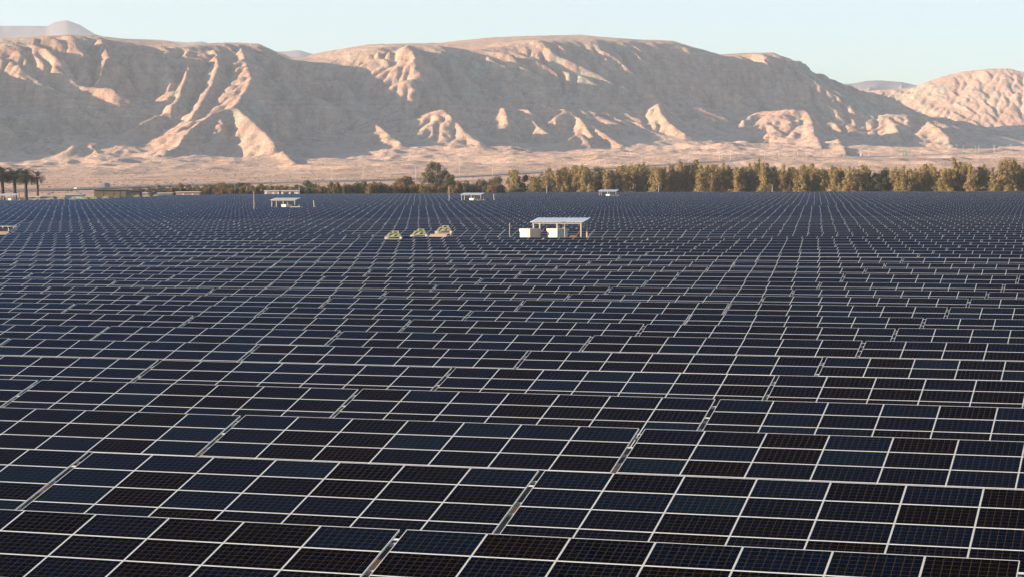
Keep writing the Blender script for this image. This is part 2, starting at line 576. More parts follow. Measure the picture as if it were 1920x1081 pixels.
# the highway: points read off the photograph, put down on the smooth fans
ROAD_PX = [(-220, 363), (-100, 362), (0, 360), (120, 357), (250, 351.5), (480, 344.5), (640, 341), (760, 337), (930, 329), (1130, 317), (1290, 306), (1440, 300), (1600, 296), (1760, 291), (1920, 286), (2080, 281.5), (2250, 277)]
def on_fan(px, py):
    d = ray(px, py)
    ys = np.arange(1010, 3600, 3.0)
    z = CAM_Z + d[2] / d[1] * ys
    h = np.maximum(base_height(d[0] / d[1] * ys, ys)[0], 0)
    k = int(np.argmax(h >= z)) if np.any(h >= z) else len(ys) - 1
    return np.array([d[0] / d[1] * ys[k], ys[k], z[k]])
_rp = np.array([on_fan(*p) for p in ROAD_PX])
_k = np.linspace(0, len(_rp) - 1, 240)
ROAD = np.stack([np.interp(_k, np.arange(len(_rp)), _rp[:, i]) for i in range(3)], 1)
for _ in range(60):
    ROAD[1:-1] = ROAD[1:-1] * .5 + (ROAD[:-2] + ROAD[2:]) * .25

def road_distance(x, y):
    shp = np.shape(x)
    X, Y = np.ravel(x), np.ravel(y)
    out, rz = np.full(X.shape, 999.0), np.zeros(X.shape)
    m = np.where((Y < ROAD[:, 1].max() + 50))[0]
    P = ROAD[::4]
    for a in range(len(P) - 1):
        dx, dy = P[a + 1, 0] - P[a, 0], P[a + 1, 1] - P[a, 1]
        u = np.clip(((X[m] - P[a, 0]) * dx + (Y[m] - P[a, 1]) * dy) / (dx * dx + dy * dy), 0, 1)
        e = np.hypot(X[m] - P[a, 0] - u * dx, Y[m] - P[a, 1] - u * dy)
        c = e < out[m]
        out[m[c]] = e[c]
        rz[m[c]] = (P[a, 2] + u * (P[a + 1, 2] - P[a, 2]))[c]
    return out.reshape(shp), rz.reshape(shp)

def under_skyline(x, y):
    """height of the skyline's sight line over (x, y)"""
    yy = np.maximum(y, 400.0)
    px = W_PX / 2 + F_PX * x / yy
    py = np.interp(px, SKY[:, 0], SKY[:, 1])
    a, b = (px - W_PX / 2) / F_PX, (py - H_PX / 2) / F_PX
    return CAM_Z + (_F[2] + _R[2] * a - _U[2] * b) / (_F[1] + _R[1] * a - _U[1] * b) * yy

def hills_height(x, y):
    h, s, t = terrain(x, y)
    k = sstep(TC * .9, TC + 20, t) * sstep(-620, -480, s) * (x < 700)
    h = h * (1 - k) + np.minimum(h, under_skyline(x, y)) * k
    h = np.maximum(h, massif(x, y))
    h = h + sample(ed, x, y) * np.maximum(sstep(-70, 60, t) * (1 - sstep(.86, .97, t / TC)), sstep(700, 800, x) * sstep(3900, 4100, y) * .45)
    # lobes, washes and low mounds on the fans
    fan = (1 - sstep(0, 120, t)) * sstep(1150, 2100, y)
    near = np.exp(-((t + 170) / 190.0) ** 2)
    h = h + fan * (1.1 * fbm(x / 130, y / 260, 4, 61) + sstep(1500, 2100, y) * 2.6 * np.maximum(ridged(x / 100, y / 150, 4, 65) - .7, -.25) + near * (4.5 * np.maximum(ridged(x / 150, y / 210, 3, 63) - .45, -.3) + 1.3 * ridged(x / 42, y / 60, 3, 67) - 3.0))
    h = h + 0.8 * fbm(x / 22, y / 22, 3, 71) * sstep(2000, 2500, y)
    fy = np.clip((y - 1000) / 40, 0, 1)
    # the highway's bed
    dist, rz = road_distance(x, y)
    k = 1 - sstep(11, 34, dist)
    h = h * (1 - k) + (rz - .25) * k
    return h

gx = np.concatenate([np.arange(-2700, -960, 14.0), np.arange(-960, 1330, 3.2), np.arange(1330, 1900, 16.0)])
gy = np.concatenate([np.arange(1000, 2250, 9.0), np.arange(2250, 4300, 3.2), np.arange(4300, 5000, 6.0), np.arange(5000, 6600, 25.0)])
GX, GY = np.meshgrid(gx, gy)
GZ = hills_height(GX, GY)
GZ[0, :] = -0.3
def grid_faces(ny, nx):
    a = np.arange((ny - 1) * nx).reshape(ny - 1, nx)[:, :-1].ravel()
    return np.stack([a, a + 1, a + nx + 1, a + nx], 1)
hills = link('hills', mesh_np('hills', np.stack([GX.ravel(), GY.ravel(), GZ.ravel()], 1), grid_faces(*GX.shape), [M_ROCK], smooth=True))
structure(hills)

# far mauve ranges behind the crest
M_FAR = plain('far_rock', (.17, .145, .14), 1.0, 0, .25, .004, 0)
def far_range(name, pts, y, depth, seed):
    pts = np.array(pts, float)
    n = 260
    px = np.linspace(pts[0, 0], pts[-1, 0], n)
    py = np.interp(px, pts[:, 0], pts[:, 1])
    top = np.array([at_depth(a, b, y) for a, b in zip(px, py)])
    rows = []
    qs = np.concatenate([np.linspace(-1, 0, 30), np.linspace(.1, 1, 8)])
    for q in qs:
        yy = y + q * depth
        z = top[:, 2] * (1 - np.abs(q)) ** (1.0 if q < 0 else .8)
        z = z + (1 - abs(q)) * (np.abs(q) > 0.02) * depth * .10 * (ridged(top[:, 0] / (depth * .35), np.full(n, yy / (depth * .8)), 4, seed) - 1.1) * min(1, abs(q) * 4)
        rows.append(np.stack([top[:, 0] * (yy / y), np.full(n, yy), z], 1))
    o = link(name, mesh_np(name, np.concatenate(rows), grid_faces(len(qs), n), [M_FAR], smooth=True))
    return structure(o)
far_range('distant_hills', [(-300, 60), (-100, 52), (0, 49), (90, 49), (102, 42), (125, 38), (150, 47), (178, 64), (205, 74), (245, 73), (300, 75), (350, 80), (380, 78), (400, 84), (480, 100), (525, 97), (545, 96), (560, 94), (585, 101), (620, 112), (700, 130), (900, 160)], 8800, 1300, 81)
far_range('distant_hills', [(1380, 140), (1450, 132), (1500, 132), (1522, 139), (1545, 153), (1570, 158), (1600, 157), (1625, 152), (1645, 151), (1690, 154), (1722, 161), (1800, 175), (1950, 170)], 8600, 1300, 91)

# ------------------------------------------------------------------ air
def haze_box():
    b = MB()
    b.box((0, 5200, 445), (9600, 11200, 910))
    m = bpy.data.materials.new('haze')
    m.use_nodes = True
    n, l = m.node_tree.nodes, m.node_tree.links
    n.remove(n['Principled BSDF'])
    v = n.new('ShaderNodeVolumePrincipled')
    v.inputs['Color'].default_value = (0.70, 0.86, 1.0, 1)
    v.inputs['Density'].default_value = 0.000066
    v.inputs['Anisotropy'].default_value = 0.1
    l.new(v.outputs[0], n['Material Output'].inputs['Volume'])
    o = link('haze', b.mesh('haze', m))
    structure(o, 'stuff')
haze_box()

# ------------------------------------------------------------------ ground and highway
def sand_material(name, cols, scale=0.12, bump=0.25):
    m, n, l, b = new_mat(name)
    geo = n.new('ShaderNodeNewGeometry')
    t = n.new('ShaderNodeTexNoise')
    t.inputs['Scale'].default_value = scale
    t.inputs['Detail'].default_value = 9
    t.inputs['Roughness'].default_value = .65
    l.new(geo.outputs['Position'], t.inputs['Vector'])
    r = n.new('ShaderNodeValToRGB')
    e = r.color_ramp.elements
    e[0].position, e[0].color = .3, (*cols[0], 1)
    e[1].position, e[1].color = .7, (*cols[1], 1)
    l.new(t.outputs['Fac'], r.inputs['Fac'])
    l.new(r.outputs['Color'], b.inputs['Base Color'])
    b.inputs['Roughness'].default_value = 1
    b.inputs['Specular IOR Level'].default_value = .1
    t2 = n.new('ShaderNodeTexNoise')
    t2.inputs['Scale'].default_value = scale * 30
    t2.inputs['Detail'].default_value = 6
    l.new(geo.outputs['Position'], t2.inputs['Vector'])
    bp = n.new('ShaderNodeBump')
    bp.inputs['Strength'].default_value = bump
    bp.inputs['Distance'].default_value = .1
    l.new(t2.outputs['Fac'], bp.inputs['Height'])
    l.new(bp.outputs['Normal'], b.inputs['Normal'])
    return m
M_SAND = sand_material('sand', [(0.38, 0.27, 0.165), (0.52, 0.375, 0.24)])
M_ASPHALT = sand_material('asphalt', [(0.055, 0.055, 0.058), (0.085, 0.083, 0.08)], .4)
structure(link('ground', mesh_np('ground', [(-4700, -350, 0), (4700, -350, 0), (4700, 9800, 0), (-4700, 9800, 0)], [(0, 1, 2, 3)], [M_SAND])))

def road_frame(k):
    """point, unit tangent and unit normal (pointing away from the viewer) at station k of the highway"""
    k = min(max(k, 0), len(ROAD) - 1.001)
    i = int(k)
    f = k - i
    p = ROAD[i] * (1 - f) + ROAD[i + 1] * f
    t = ROAD[min(i + 2, len(ROAD) - 1)] - ROAD[max(i - 1, 0)]
    t = t / np.linalg.norm(t)
    return p, t, np.array([-t[1], t[0], 0]) / math.hypot(t[0], t[1])

def station(px):
    xs = np.array([project(p)[0] for p in ROAD])
    return float(np.interp(px, xs, np.arange(len(ROAD))))

def strip(name, a, b, dz, mat):
    v = []
    for k in range(len(ROAD)):
        p, t, nn = road_frame(k)
        v += [p + nn * a + (0, 0, dz), p + nn * b + (0, 0, dz)]
    f = [(2 * k, 2 * k + 2, 2 * k + 3, 2 * k + 1) for k in range(len(ROAD) - 1)]
    return link(name, mesh_np(name, v, f, [mat]))
structure(strip('road', -6.5, 6.5, .10, M_ASPHALT))
M_STEEL = plain('galvanised_steel', (.42, .43, .43), .5, .3)
M_LINE = plain('road_paint', (.75, .75, .72), .7)
for off in (-6.0, 6.0):
    structure(strip('road_line', off - .12, off + .12, .115, M_LINE))

def guard_rail(side, label):
    b = MB()
    root = empty('guard_rail', tuple(ROAD[120]), 0, label, 'guard rail', 'rails along the highway')
    v, f = [], []
    for k in range(0, len(ROAD), 2):
        p, t, nn = road_frame(k)
        q = p + nn * side - ROAD[120]
        v += [q + (0, 0, .45), q + (0, 0, .8), q + nn * .06 + (0, 0, .8), q + nn * .06 + (0, 0, .45)]
    m = len(v) // 4
    for k in range(m - 1):
        for c in range(4):
            f.append((4 * k + c, 4 * k + 4 + c, 4 * k + 4 + (c + 1) % 4, 4 * k + (c + 1) % 4))
    link('rail', mesh_np('rail', v, f, [M_STEEL]), root)
    for k in range(len(ROAD)):
        p, t, nn = road_frame(k)
        q = p + nn * (side + .1) - ROAD[120]
        b.box((q[0], q[1], q[2] + .38), (.12, .12, .76))
    o = link('rail_posts', b.mesh('rail_posts', M_STEEL), root)
    o['kind'] = 'stuff'
guard_rail(-7.2, 'long grey steel guard rail on the near edge of the highway')
guard_rail(7.2, 'long grey steel guard rail on the far edge of the highway')

# ------------------------------------------------------------------ solar field
ROW_A, TILT = 0.31597, R(15.4)
CA, SA = math.cos(ROW_A), math.sin(ROW_A)
CT, ST = math.cos(TILT), math.sin(TILT)
PITCH_ROW, D0 = 8.357, 38.19
TOP_Z, PU, PV = 1.92, 1.67, 1.01
SLOPE = 4 * PV
MEAS = {4: 690.5, 5: 655.3, 6: 625.5, 7: 601.8, 8: 582.1, 9: 562.3, 10: 548.1, 11: 535.0, 12: 521.6, 13: 506.6, 14: 496.6, 15: 487.0, 16: 477.4,
        17: 470.5, 18: 464.4, 19: 459.5, 20: 454.4, 21: 449.5, 22: 444.8}
def row_dz(r):
    if r in MEAS:
        y = (D0 + r * PITCH_ROW) / CA
        return float(np.clip(at_depth(960, MEAS[r], y)[2] - TOP_Z, -.9, .6))
    return {0: -.03, 1: .02, 2: .04, 3: -.02}.get(r, 0.0)
ROW_DZ = {r: row_dz(r) for r in range(0, 24)}

def panel_material(name, far=False):
    m, n, l, b = new_mat(name)
    uv = n.new('ShaderNodeUVMap')
    sep = n.new('ShaderNodeSeparateXYZ')
    l.new(uv.outputs['UV'], sep.inputs[0])
    def math_(op, a, b_=None):
        x = n.new('ShaderNodeMath')
        x.operation = op
        for k, v in enumerate((a, b_)):
            if v is None:
                continue
            if isinstance(v, (int, float)):
                x.inputs[k].default_value = v
            else:
                l.new(v, x.inputs[k])
        return x.outputs[0]
    def line(c, count, width):
        f = math_('FRACT', math_('MULTIPLY', c, count))
        return math_('GREATER_THAN', math_('ABSOLUTE', math_('SUBTRACT', f, .5)), .5 - width / 2)
    tint = n.new('ShaderNodeValToRGB')
    tint.color_ramp.interpolation = 'CONSTANT'
    e = tint.color_ramp.elements
    e[0].position, e[0].color = 0, (.0014, .0018, .0030, 1)
    e[1].position, e[1].color = .30, (.0012, .0024, .0052, 1)
    for p, c in ((.42, (.0012, .0032, .0080)), (.54, (.0014, .0042, .0105)), (.62, (.0019, .0019, .0026)), (.68, (.0014, .0052, .0125)), (.78, (.0018, .0075, .0150))):
        q = e.new(p)
        q.color = (*c, 1)
    if far:
        fl = n.new('ShaderNodeVectorMath')
        fl.operation = 'FLOOR'
        l.new(uv.outputs['UV'], fl.inputs[0])
        wnz = n.new('ShaderNodeTexWhiteNoise')
        wnz.noise_dimensions = '2D'
        l.new(fl.outputs[0], wnz.inputs['Vector'])
        rnd, where = wnz.outputs['Value'], fl.outputs[0]
        mask = math_('MAXIMUM', line(sep.outputs['X'], 1, .024), line(sep.outputs['Y'], 1, .038))
        linecol = (.45, .48, .46, 1)
    else:
        oi = n.new('ShaderNodeObjectInfo')
        rnd, where = oi.outputs['Random'], oi.outputs['Location']
        mask = math_('MAXIMUM', line(sep.outputs['X'], 10, .055), line(sep.outputs['Y'], 6, .055))
        linecol = (.050, .037, .022, 1)
    # batches of modules: the tint drifts over the field
    bt = n.new('ShaderNodeTexNoise')
    bt.inputs['Scale'].default_value = .11
    bt.inputs['Detail'].default_value = 2
    l.new(where, bt.inputs['Vector'])
    l.new(math_('ADD', math_('MULTIPLY', rnd, .55), math_('SUBTRACT', math_('MULTIPLY', bt.outputs['Fac'], 1.1), .30)), tint.inputs['Fac'])
    mx = n.new('ShaderNodeMix')
    mx.data_type = 'RGBA'
    l.new(mask, mx.inputs['Factor'])
    l.new(tint.outputs['Color'], mx.inputs['A'])
    mx.inputs['B'].default_value = linecol
    l.new(mx.outputs['Result'], b.inputs['Base Color'])
    b.inputs['Roughness'].default_value = .6
    b.inputs['Specular IOR Level'].default_value = 0
    # blue anti-reflection coating on the glass: weak face on, stronger at a glance
    gl = n.new('ShaderNodeBsdfGlossy')
    gl.inputs['Color'].default_value = (.13, .50, .95, 1)
    gl.inputs['Roughness'].default_value = .08
    fr = n.new('ShaderNodeFresnel')
    fr.inputs['IOR'].default_value = 1.085
    ms = n.new('ShaderNodeMixShader')
    f2 = math_('MULTIPLY', math_('MULTIPLY', fr.outputs[0], fr.outputs[0]), 19.0)
    l.new(math_('MINIMUM', f2, .5), ms.inputs[0])
    l.new(b.outputs[0], ms.inputs[1])
    l.new(gl.outputs[0], ms.inputs[2])
    l.new(ms.outputs[0], n['Material Output'].inputs['Surface'])
    return m
M_CELL = panel_material('solar_cells')
M_CELL_FAR = panel_material('solar_cells_distant', True)
M_ALU = plain('aluminium', (.56, .61, .585), .42, .15, .10)
M_BACK = plain('backsheet', (.55, .56, .56), .8)

PW, PH, PT, LIP = 1.662, 1.002, .04, .0150
def glass_quad(b_verts=None):
    w, h = PW / 2 - LIP, PH / 2 - LIP
    return [(-w, -h, PT - .003), (w, -h, PT - .003), (w, h, PT - .003), (-w, h, PT - .003)]
def frame_geometry():
    b = MB()
    for s in (-1, 1):
        b.box((0, s * (PH - LIP) / 2, PT / 2), (PW, LIP, PT))
        b.box((s * (PW - LIP) / 2, 0, PT / 2), (LIP, PH - 2 * LIP, PT))
    return b
def panel_mesh(name, with_frame):
    b = frame_geometry() if with_frame else MB()
    for f in b.bm.faces:
        f.material_index = 1
    w, h = PW / 2 - LIP, PH / 2 - LIP
    q = glass_quad()
    fg = b.bm.faces.new([b.bm.verts.new(p) for p in q])
    fg.material_index = 0
    fb = b.bm.faces.new([b.bm.verts.new((p[0], p[1], .012)) for p in reversed(q)])
    fb.material_index = 2
    uvl = b.bm.loops.layers.uv.new('UVMap')
    for lp, u in zip(fg.loops, ((0, 0), (1, 0), (1, 1), (0, 1))):
        lp[uvl].uv = u
    return b.mesh(name, M_CELL, M_ALU, M_BACK)
ME_PANEL = panel_mesh('solar_panel', False)
ME_PANEL_FRAMED = panel_mesh('solar_panel_framed', True)
ME_FRAME = frame_geometry().mesh('panel_frame', M_ALU)

HALF = SLOPE * CT / 2
TW = 7 * PU
def slope_point(x, v, drop=0.0):
    """a point of the table plane, v metres down from the top edge, `drop` below the panels' upper face"""
    return Vector((x, HALF - v * CT - drop * -ST * -1, TOP_Z - v * ST - drop * CT))
def support_parts():
    parts = []
    for v in (.55, 1.75, 2.35, 3.5):
        b = MB()
        p = slope_point(0, v, PT + .03)
        b.box(p, (TW + .13, .05, .06), Matrix.Rotation(TILT, 3, 'X'))
        parts.append(('purlin', b.mesh('purlin', M_STEEL)))
    for x in (-4.4, 0, 4.4):
        b = MB()
        b.bar(slope_point(x, .25, .17), slope_point(x, 3.8, .17), .06, .09)
        parts.append(('rafter', b.mesh('rafter', M_STEEL)))
        for v in (.9, 3.1):
            b = MB()
            q = slope_point(x, v, .20)
            b.box((q.x, q.y, q.z / 2 - .3), (.09, .07, q.z + .6))
            parts.append(('post', b.mesh('post', M_STEEL)))
    return parts
SUPPORT = support_parts()
def merged_support():
    b = MB()
    for nme, me in SUPPORT:
        b.bm.from_mesh(me)
    return b.mesh('support_frame', M_STEEL)
ME_SUPPORT = merged_support()

ONES = ['', 'first', 'second', 'third', 'fourth', 'fifth', 'sixth', 'seventh', 'eighth', 'ninth', 'tenth', 'eleventh', 'twelfth', 'thirteenth', 'fourteenth', 'fifteenth', 'sixteenth', 'seventeenth', 'eighteenth', 'nineteenth']
TENS = {2: ('twentieth', 'twenty'), 3: ('thirtieth', 'thirty'), 4: ('fortieth', 'forty'), 5: ('fiftieth', 'fifty'), 6: ('sixtieth', 'sixty'), 7: ('seventieth', 'seventy')}
def nth(k):
    if k < 20:
        return ONES[k]
    return TENS[k // 10][0] if k % 10 == 0 else TENS[k // 10][1] + '-' + ONES[k % 10]

def row_point(d, u):
    return d * SA + u * CA, d * CA - u * SA
slots = []
N_ROWS = 92
jit = random.Random(5)
for r in range(-2, N_ROWS):
    d = D0 + r * PITCH_ROW - HALF
    shift = -14.66 + .235 * r + (.55 if r >= 24 else 0) + (.4 if r > 50 else 0)
    edge = -999
    if 23 <= r <= 31:                           # the sandy corner at the left edge of the photo
        edge = 34 + (r - 23) * 3
        dt = D0 + r * PITCH_ROW
        tn = (edge - 960) / F_PX
        ut = dt / (CA + tn * SA) * (tn * CA - SA)
        shift += round(((ut - shift) % 11.84) / PU) * PU
    for j in range(-70, 70):
        u = shift + 11.84 * j + TW / 2
        x, y = row_point(d, u)
        if y < 9:
            continue
        px, py, z = project((x, y, TOP_Z))
        half = F_PX * TW / 2 / y
        side = 60 + F_PX * 28 / y                 # carry the field on past the frame's edges
        if px + half < -side or px - half > W_PX + side:
            continue
        rx = jit.random()
        # the service clearing with the shed and the cleaning machines, and other clearings
        if 23 <= r <= 25 and 722 < px + half * .2 and px - half * .2 < 1345:
            continue
        if 23 <= r <= 31 and px < edge:
            continue
        if y > 640 and px < 70 + (y - 640) * 1.9:
            continue
        skip = False
        for cx, cy, cw in ((535, 478, 62), (887, 590, 52), (1142, 690, 46)):
            if abs(px - cx) < cw / 2 + half * .5 and abs(y - cy) < 7:
                skip = True
        if skip:
            continue
        vis = max(0.0, min(W_PX, px + half) - max(0.0, px - half)) / (2 * half)
        slots.append(dict(r=r, x=x, y=y, px=px, py=py, vis=vis, dz=ROW_DZ.get(r, 0.0) + jit.gauss(0, .012), tx=jit.gauss(0, .0035), tz=jit.gauss(0, .0012)))
shown = sorted([s for s in slots if s['vis'] > .04 and s['r'] >= 0], key=lambda s: s['y'])
near = shown[:300]
near_ids = {id(s) for s in near}
by_row = {}
for s in near:
    by_row.setdefault(s['r'], []).append(s)
for r, row in by_row.items():
    row.sort(key=lambda s: s['px'])
    for i, s in enumerate(row):
        k = i + 1
        place = 'leftmost' if k == 1 else ('rightmost' if k == len(row) and len(row) > 1 else nth(k) + ' from left')
        rowname = 'frontmost row' if r == 0 else nth(r + 1) + ' row from the front'
        s['label'] = f'tilted navy solar array, {place} in the {rowname}'
for q, s in enumerate(sorted(near, key=lambda s: s['y'])):
    root = empty('solar_array', (s['x'], s['y'], s['dz']), -ROW_A + s['tz'], s['label'], 'solar array', 'solar arrays in the field')
    root.rotation_euler = (s['tx'], 0, -ROW_A + s['tz'])
    detail = q < 46
    for i in range(7):
        for k in range(4):
            p = slope_point((i - 3) * PU, (k + .5) * PV, PT)
            o = link('solar_panel', ME_PANEL if detail else ME_PANEL_FRAMED, root, p, (TILT, 0, 0))
            if detail:
                link('panel_frame', ME_FRAME, o)
    if detail:
        for nme, me in SUPPORT:
            link(nme, me, root)
    else:
        link('support_frame', ME_SUPPORT, root)

M_SOIL_SHADE = sand_material('field_soil_shade', [(0.09, 0.066, 0.048), (0.15, 0.11, 0.078)], .3)  # soil darkened all over to stand in for shade beneath the arrays
def shade_toned_soil():
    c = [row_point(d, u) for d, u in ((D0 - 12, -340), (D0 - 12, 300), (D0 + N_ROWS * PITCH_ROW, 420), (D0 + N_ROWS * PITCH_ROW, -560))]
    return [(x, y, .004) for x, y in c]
structure(link('shade_toned_soil', mesh_np('shade_toned_soil', shade_toned_soil(), [(0, 1, 2, 3)], [M_SOIL_SHADE])))
def patch(px0, px1, d0, d1):
    q = []
    for px, d in ((px0, d0), (px1, d0), (px1, d1), (px0, d1)):
        tn = (px - 960) / F_PX
        y = d / (CA + tn * SA)
        q.append((y * tn, y, .008))
    return structure(link('sand_patch', mesh_np('sand_patch', q, [(0, 1, 2, 3)], [M_SAND])))
patch(700, 1360, D0 + 22 * PITCH_ROW + .4, D0 + 26 * PITCH_ROW - 4.6)
patch(-200, 60, D0 + 22 * PITCH_ROW + .4, D0 + 32 * PITCH_ROW - 4.6)

# every array further back: one object, panels drawn by the same cells and frames
def distant_arrays():
    V, Fc, UV, MI = [], [], [], []
    idx = 0
    q_local = []
    top = [slope_point(-TW / 2, SLOPE), slope_point(TW / 2, SLOPE), slope_point(TW / 2, 0), slope_point(-TW / 2, 0)]
    bot = [slope_point(p_[0], p_[1], PT) for p_ in ((-TW / 2, SLOPE), (TW / 2, SLOPE), (TW / 2, 0), (-TW / 2, 0))]
    base = np.array([list(p) for p in top + bot])
    faces0 = [(0, 1, 2, 3), (7, 6, 5, 4), (0, 4, 5, 1), (1, 5, 6, 2), (2, 6, 7, 3), (3, 7, 4, 0)]
    mats0 = [0, 1, 1, 1, 1, 1]
    bm_v, bm_f, bm_m = [base], list(faces0), list(mats0)
    n0 = 8
    for x in (-4.4, 0, 4.4):
        for v in (.9, 3.1):
            q = slope_point(x, v, .1)
            c = np.array([(q.x + a * .05, q.y + b_ * .05, zz) for zz in (-.6, q.z) for a, b_ in ((-1, -1), (1, -1), (1, 1), (-1, 1))])
            bm_v.append(c)
            bm_f += [tuple(n0 + k for k in f) for f in ((0, 1, 5, 4), (1, 2, 6, 5), (2, 3, 7, 6), (3, 0, 4, 7))]
            bm_m += [2] * 4
            n0 += 8
    base = np.concatenate(bm_v)
    fa = np.array(bm_f)
    k = 0
    for s in slots:
        if id(s) in near_ids:
            continue
        a = -ROW_A + s['tz']
        ca, sa = math.cos(a), math.sin(a)
        P = base.copy()
        P[:, 2] += P[:, 1] * s['tx'] + s['dz']
        X = P[:, 0] * ca - P[:, 1] * sa + s['x']
        Y = P[:, 0] * sa + P[:, 1] * ca + s['y']
        V.append(np.stack([X, Y, P[:, 2]], 1))
        Fc.append(fa + idx)
        idx += len(base)
        uv = np.zeros((len(fa), 4, 2))
        uv[0] = [(7 * k, 0), (7 * k + 7, 0), (7 * k + 7, 4), (7 * k, 4)]
        k += 1
        UV.append(uv.reshape(-1, 2))
        MI += bm_m
    me = mesh_np('distant_solar_arrays', np.concatenate(V), np.concatenate(Fc), [M_CELL_FAR, M_ALU, M_STEEL], mat_idx=MI, uv=np.concatenate(UV))
    structure(link('distant_solar_arrays', me), 'stuff')
    return k
n_far = distant_arrays()
print('arrays', len(near), 'and', n_far, 'far; nearest depth limit', near[-1]['y'])

# ------------------------------------------------------------------ trees
def leaf_material(name, dark, light, warm=None):
    m, n, l, b = new_mat(name)
    oi = n.new('ShaderNodeObjectInfo')
    geo = n.new('ShaderNodeNewGeometry')
    t = n.new('ShaderNodeTexNoise')
    t.inputs['Scale'].default_value = .9
    t.inputs['Detail'].default_value = 4
    l.new(geo.outputs['Position'], t.inputs['Vector'])
    ri = n.new('ShaderNodeMath')
    ri.operation = 'MULTIPLY_ADD'
    l.new(geo.outputs['Random Per Island'], ri.inputs[0])
    ri.inputs[1].default_value = .5
    l.new(t.outputs['Fac'], ri.inputs[2])
    r = n.new('ShaderNodeValToRGB')
    e = r.color_ramp.elements
    e[0].position, e[0].color = .35, (*dark, 1)
    e[1].position, e[1].color = 1.0, (*light, 1)
    l.new(ri.outputs[0], r.inputs['Fac'])
    mx = n.new('ShaderNodeMix')
    mx.data_type = 'RGBA'
    l.new(r.outputs['Color'], mx.inputs['A'])
    mx.inputs['B'].default_value = (*(warm or light), 1)
    k = n.new('ShaderNodeMath')
    k.operation = 'MULTIPLY'
    l.new(oi.outputs['Random'], k.inputs[0])
    k.inputs[1].default_value = .55
    l.new(k.outputs[0], mx.inputs['Factor'])
    l.new(mx.outputs['Result'], b.inputs['Base Color'])
    b.inputs['Roughness'].default_value = .8
    b.inputs['Specular IOR Level'].default_value = .15
    tl = n.new('ShaderNodeBsdfTranslucent')
    l.new(mx.outputs['Result'], tl.inputs['Color'])
    ms = n.new('ShaderNodeMixShader')
    ms.inputs[0].default_value = .38
    l.new(b.outputs[0], ms.inputs[1])
    l.new(tl.outputs[0], ms.inputs[2])
    l.new(ms.outputs[0], n['Material Output'].inputs['Surface'])
    return m
M_BELT = leaf_material('khaki_leaves', (.13, .112, .046), (.40, .32, .145), (.35, .25, .105))
M_GREEN = leaf_material('dark_leaves', (.030, .042, .020), (.090, .100, .044), (.105, .088, .038))
M_BROWN = leaf_material('brown_leaves', (.095, .060, .025), (.27, .17, .07), (.20, .145, .06))
M_BUSH = leaf_material('ochre_leaves', (.10, .066, .024), (.27, .165, .066), (.15, .130, .055))
M_OLIVELEAF = leaf_material('olive_leaves', (.065, .066, .036), (.19, .175, .095), (.18, .155, .08))
M_PALM = leaf_material('palm_leaves', (.022, .032, .016), (.060, .070, .032), (.060, .054, .026))
M_BARK = plain('bark', (.11, .085, .06), .9, 0, .25, 4)
M_PBARK = plain('palm_bark', (.075, .058, .045), .95, 0, .3, 6)

def leaves(pts, normals, size, r):
    """small tilted quads at the given points"""
    n = len(pts)
    a = r.normal(size=(n, 3))
    nn = normals + .55 * r.normal(size=(n, 3))
    nn /= np.linalg.norm(nn, axis=1)[:, None]
    t = np.cross(nn, a)
    t /= np.linalg.norm(t, axis=1)[:, None]
    b = np.cross(nn, t)
    s = size * r.uniform(.6, 1.4, n)[:, None]
    w = s * r.uniform(.35, .7, n)[:, None]
    q = np.stack([pts - t * s - b * w * .4, pts + b * w * -1.0 + t * s * .1, pts + t * s + b * w * .2, pts + b * w], 1)
    return q.reshape(-1, 3), np.arange(4 * n).reshape(n, 4)

def crown_cloud(clumps, per, r, hollow=.55, fray=.22):
    P, N = [], []
    for (c, rad, k) in clumps:
        m = int(per * k)
        d = r.normal(size=(m, 3))
        d /= np.linalg.norm(d, axis=1)[:, None]
        rr = hollow + (1 - hollow) * r.uniform(0, 1, m) ** .6
        rr *= 1 + fray * r.normal(size=m)
        P.append(np.array(c) + d * np.array(rad) * rr[:, None])
        N.append(d)
    return np.concatenate(P), np.concatenate(N)

def limbs(h, clumps, r, r0):
    b = MB()
    top = h * .55
    k = Vector((r.normal() * .2, r.normal() * .2, top))
    b.tube((0, 0, -.3), k, r0, r0 * .55, 8)
    for c, rad, w in clumps:
        base = k * float(r.uniform(.35, 1.0))
        b.tube(base, Vector(c) - Vector((0, 0, rad[2] * .2)), r0 * .35, r0 * .12, 5)
    return b

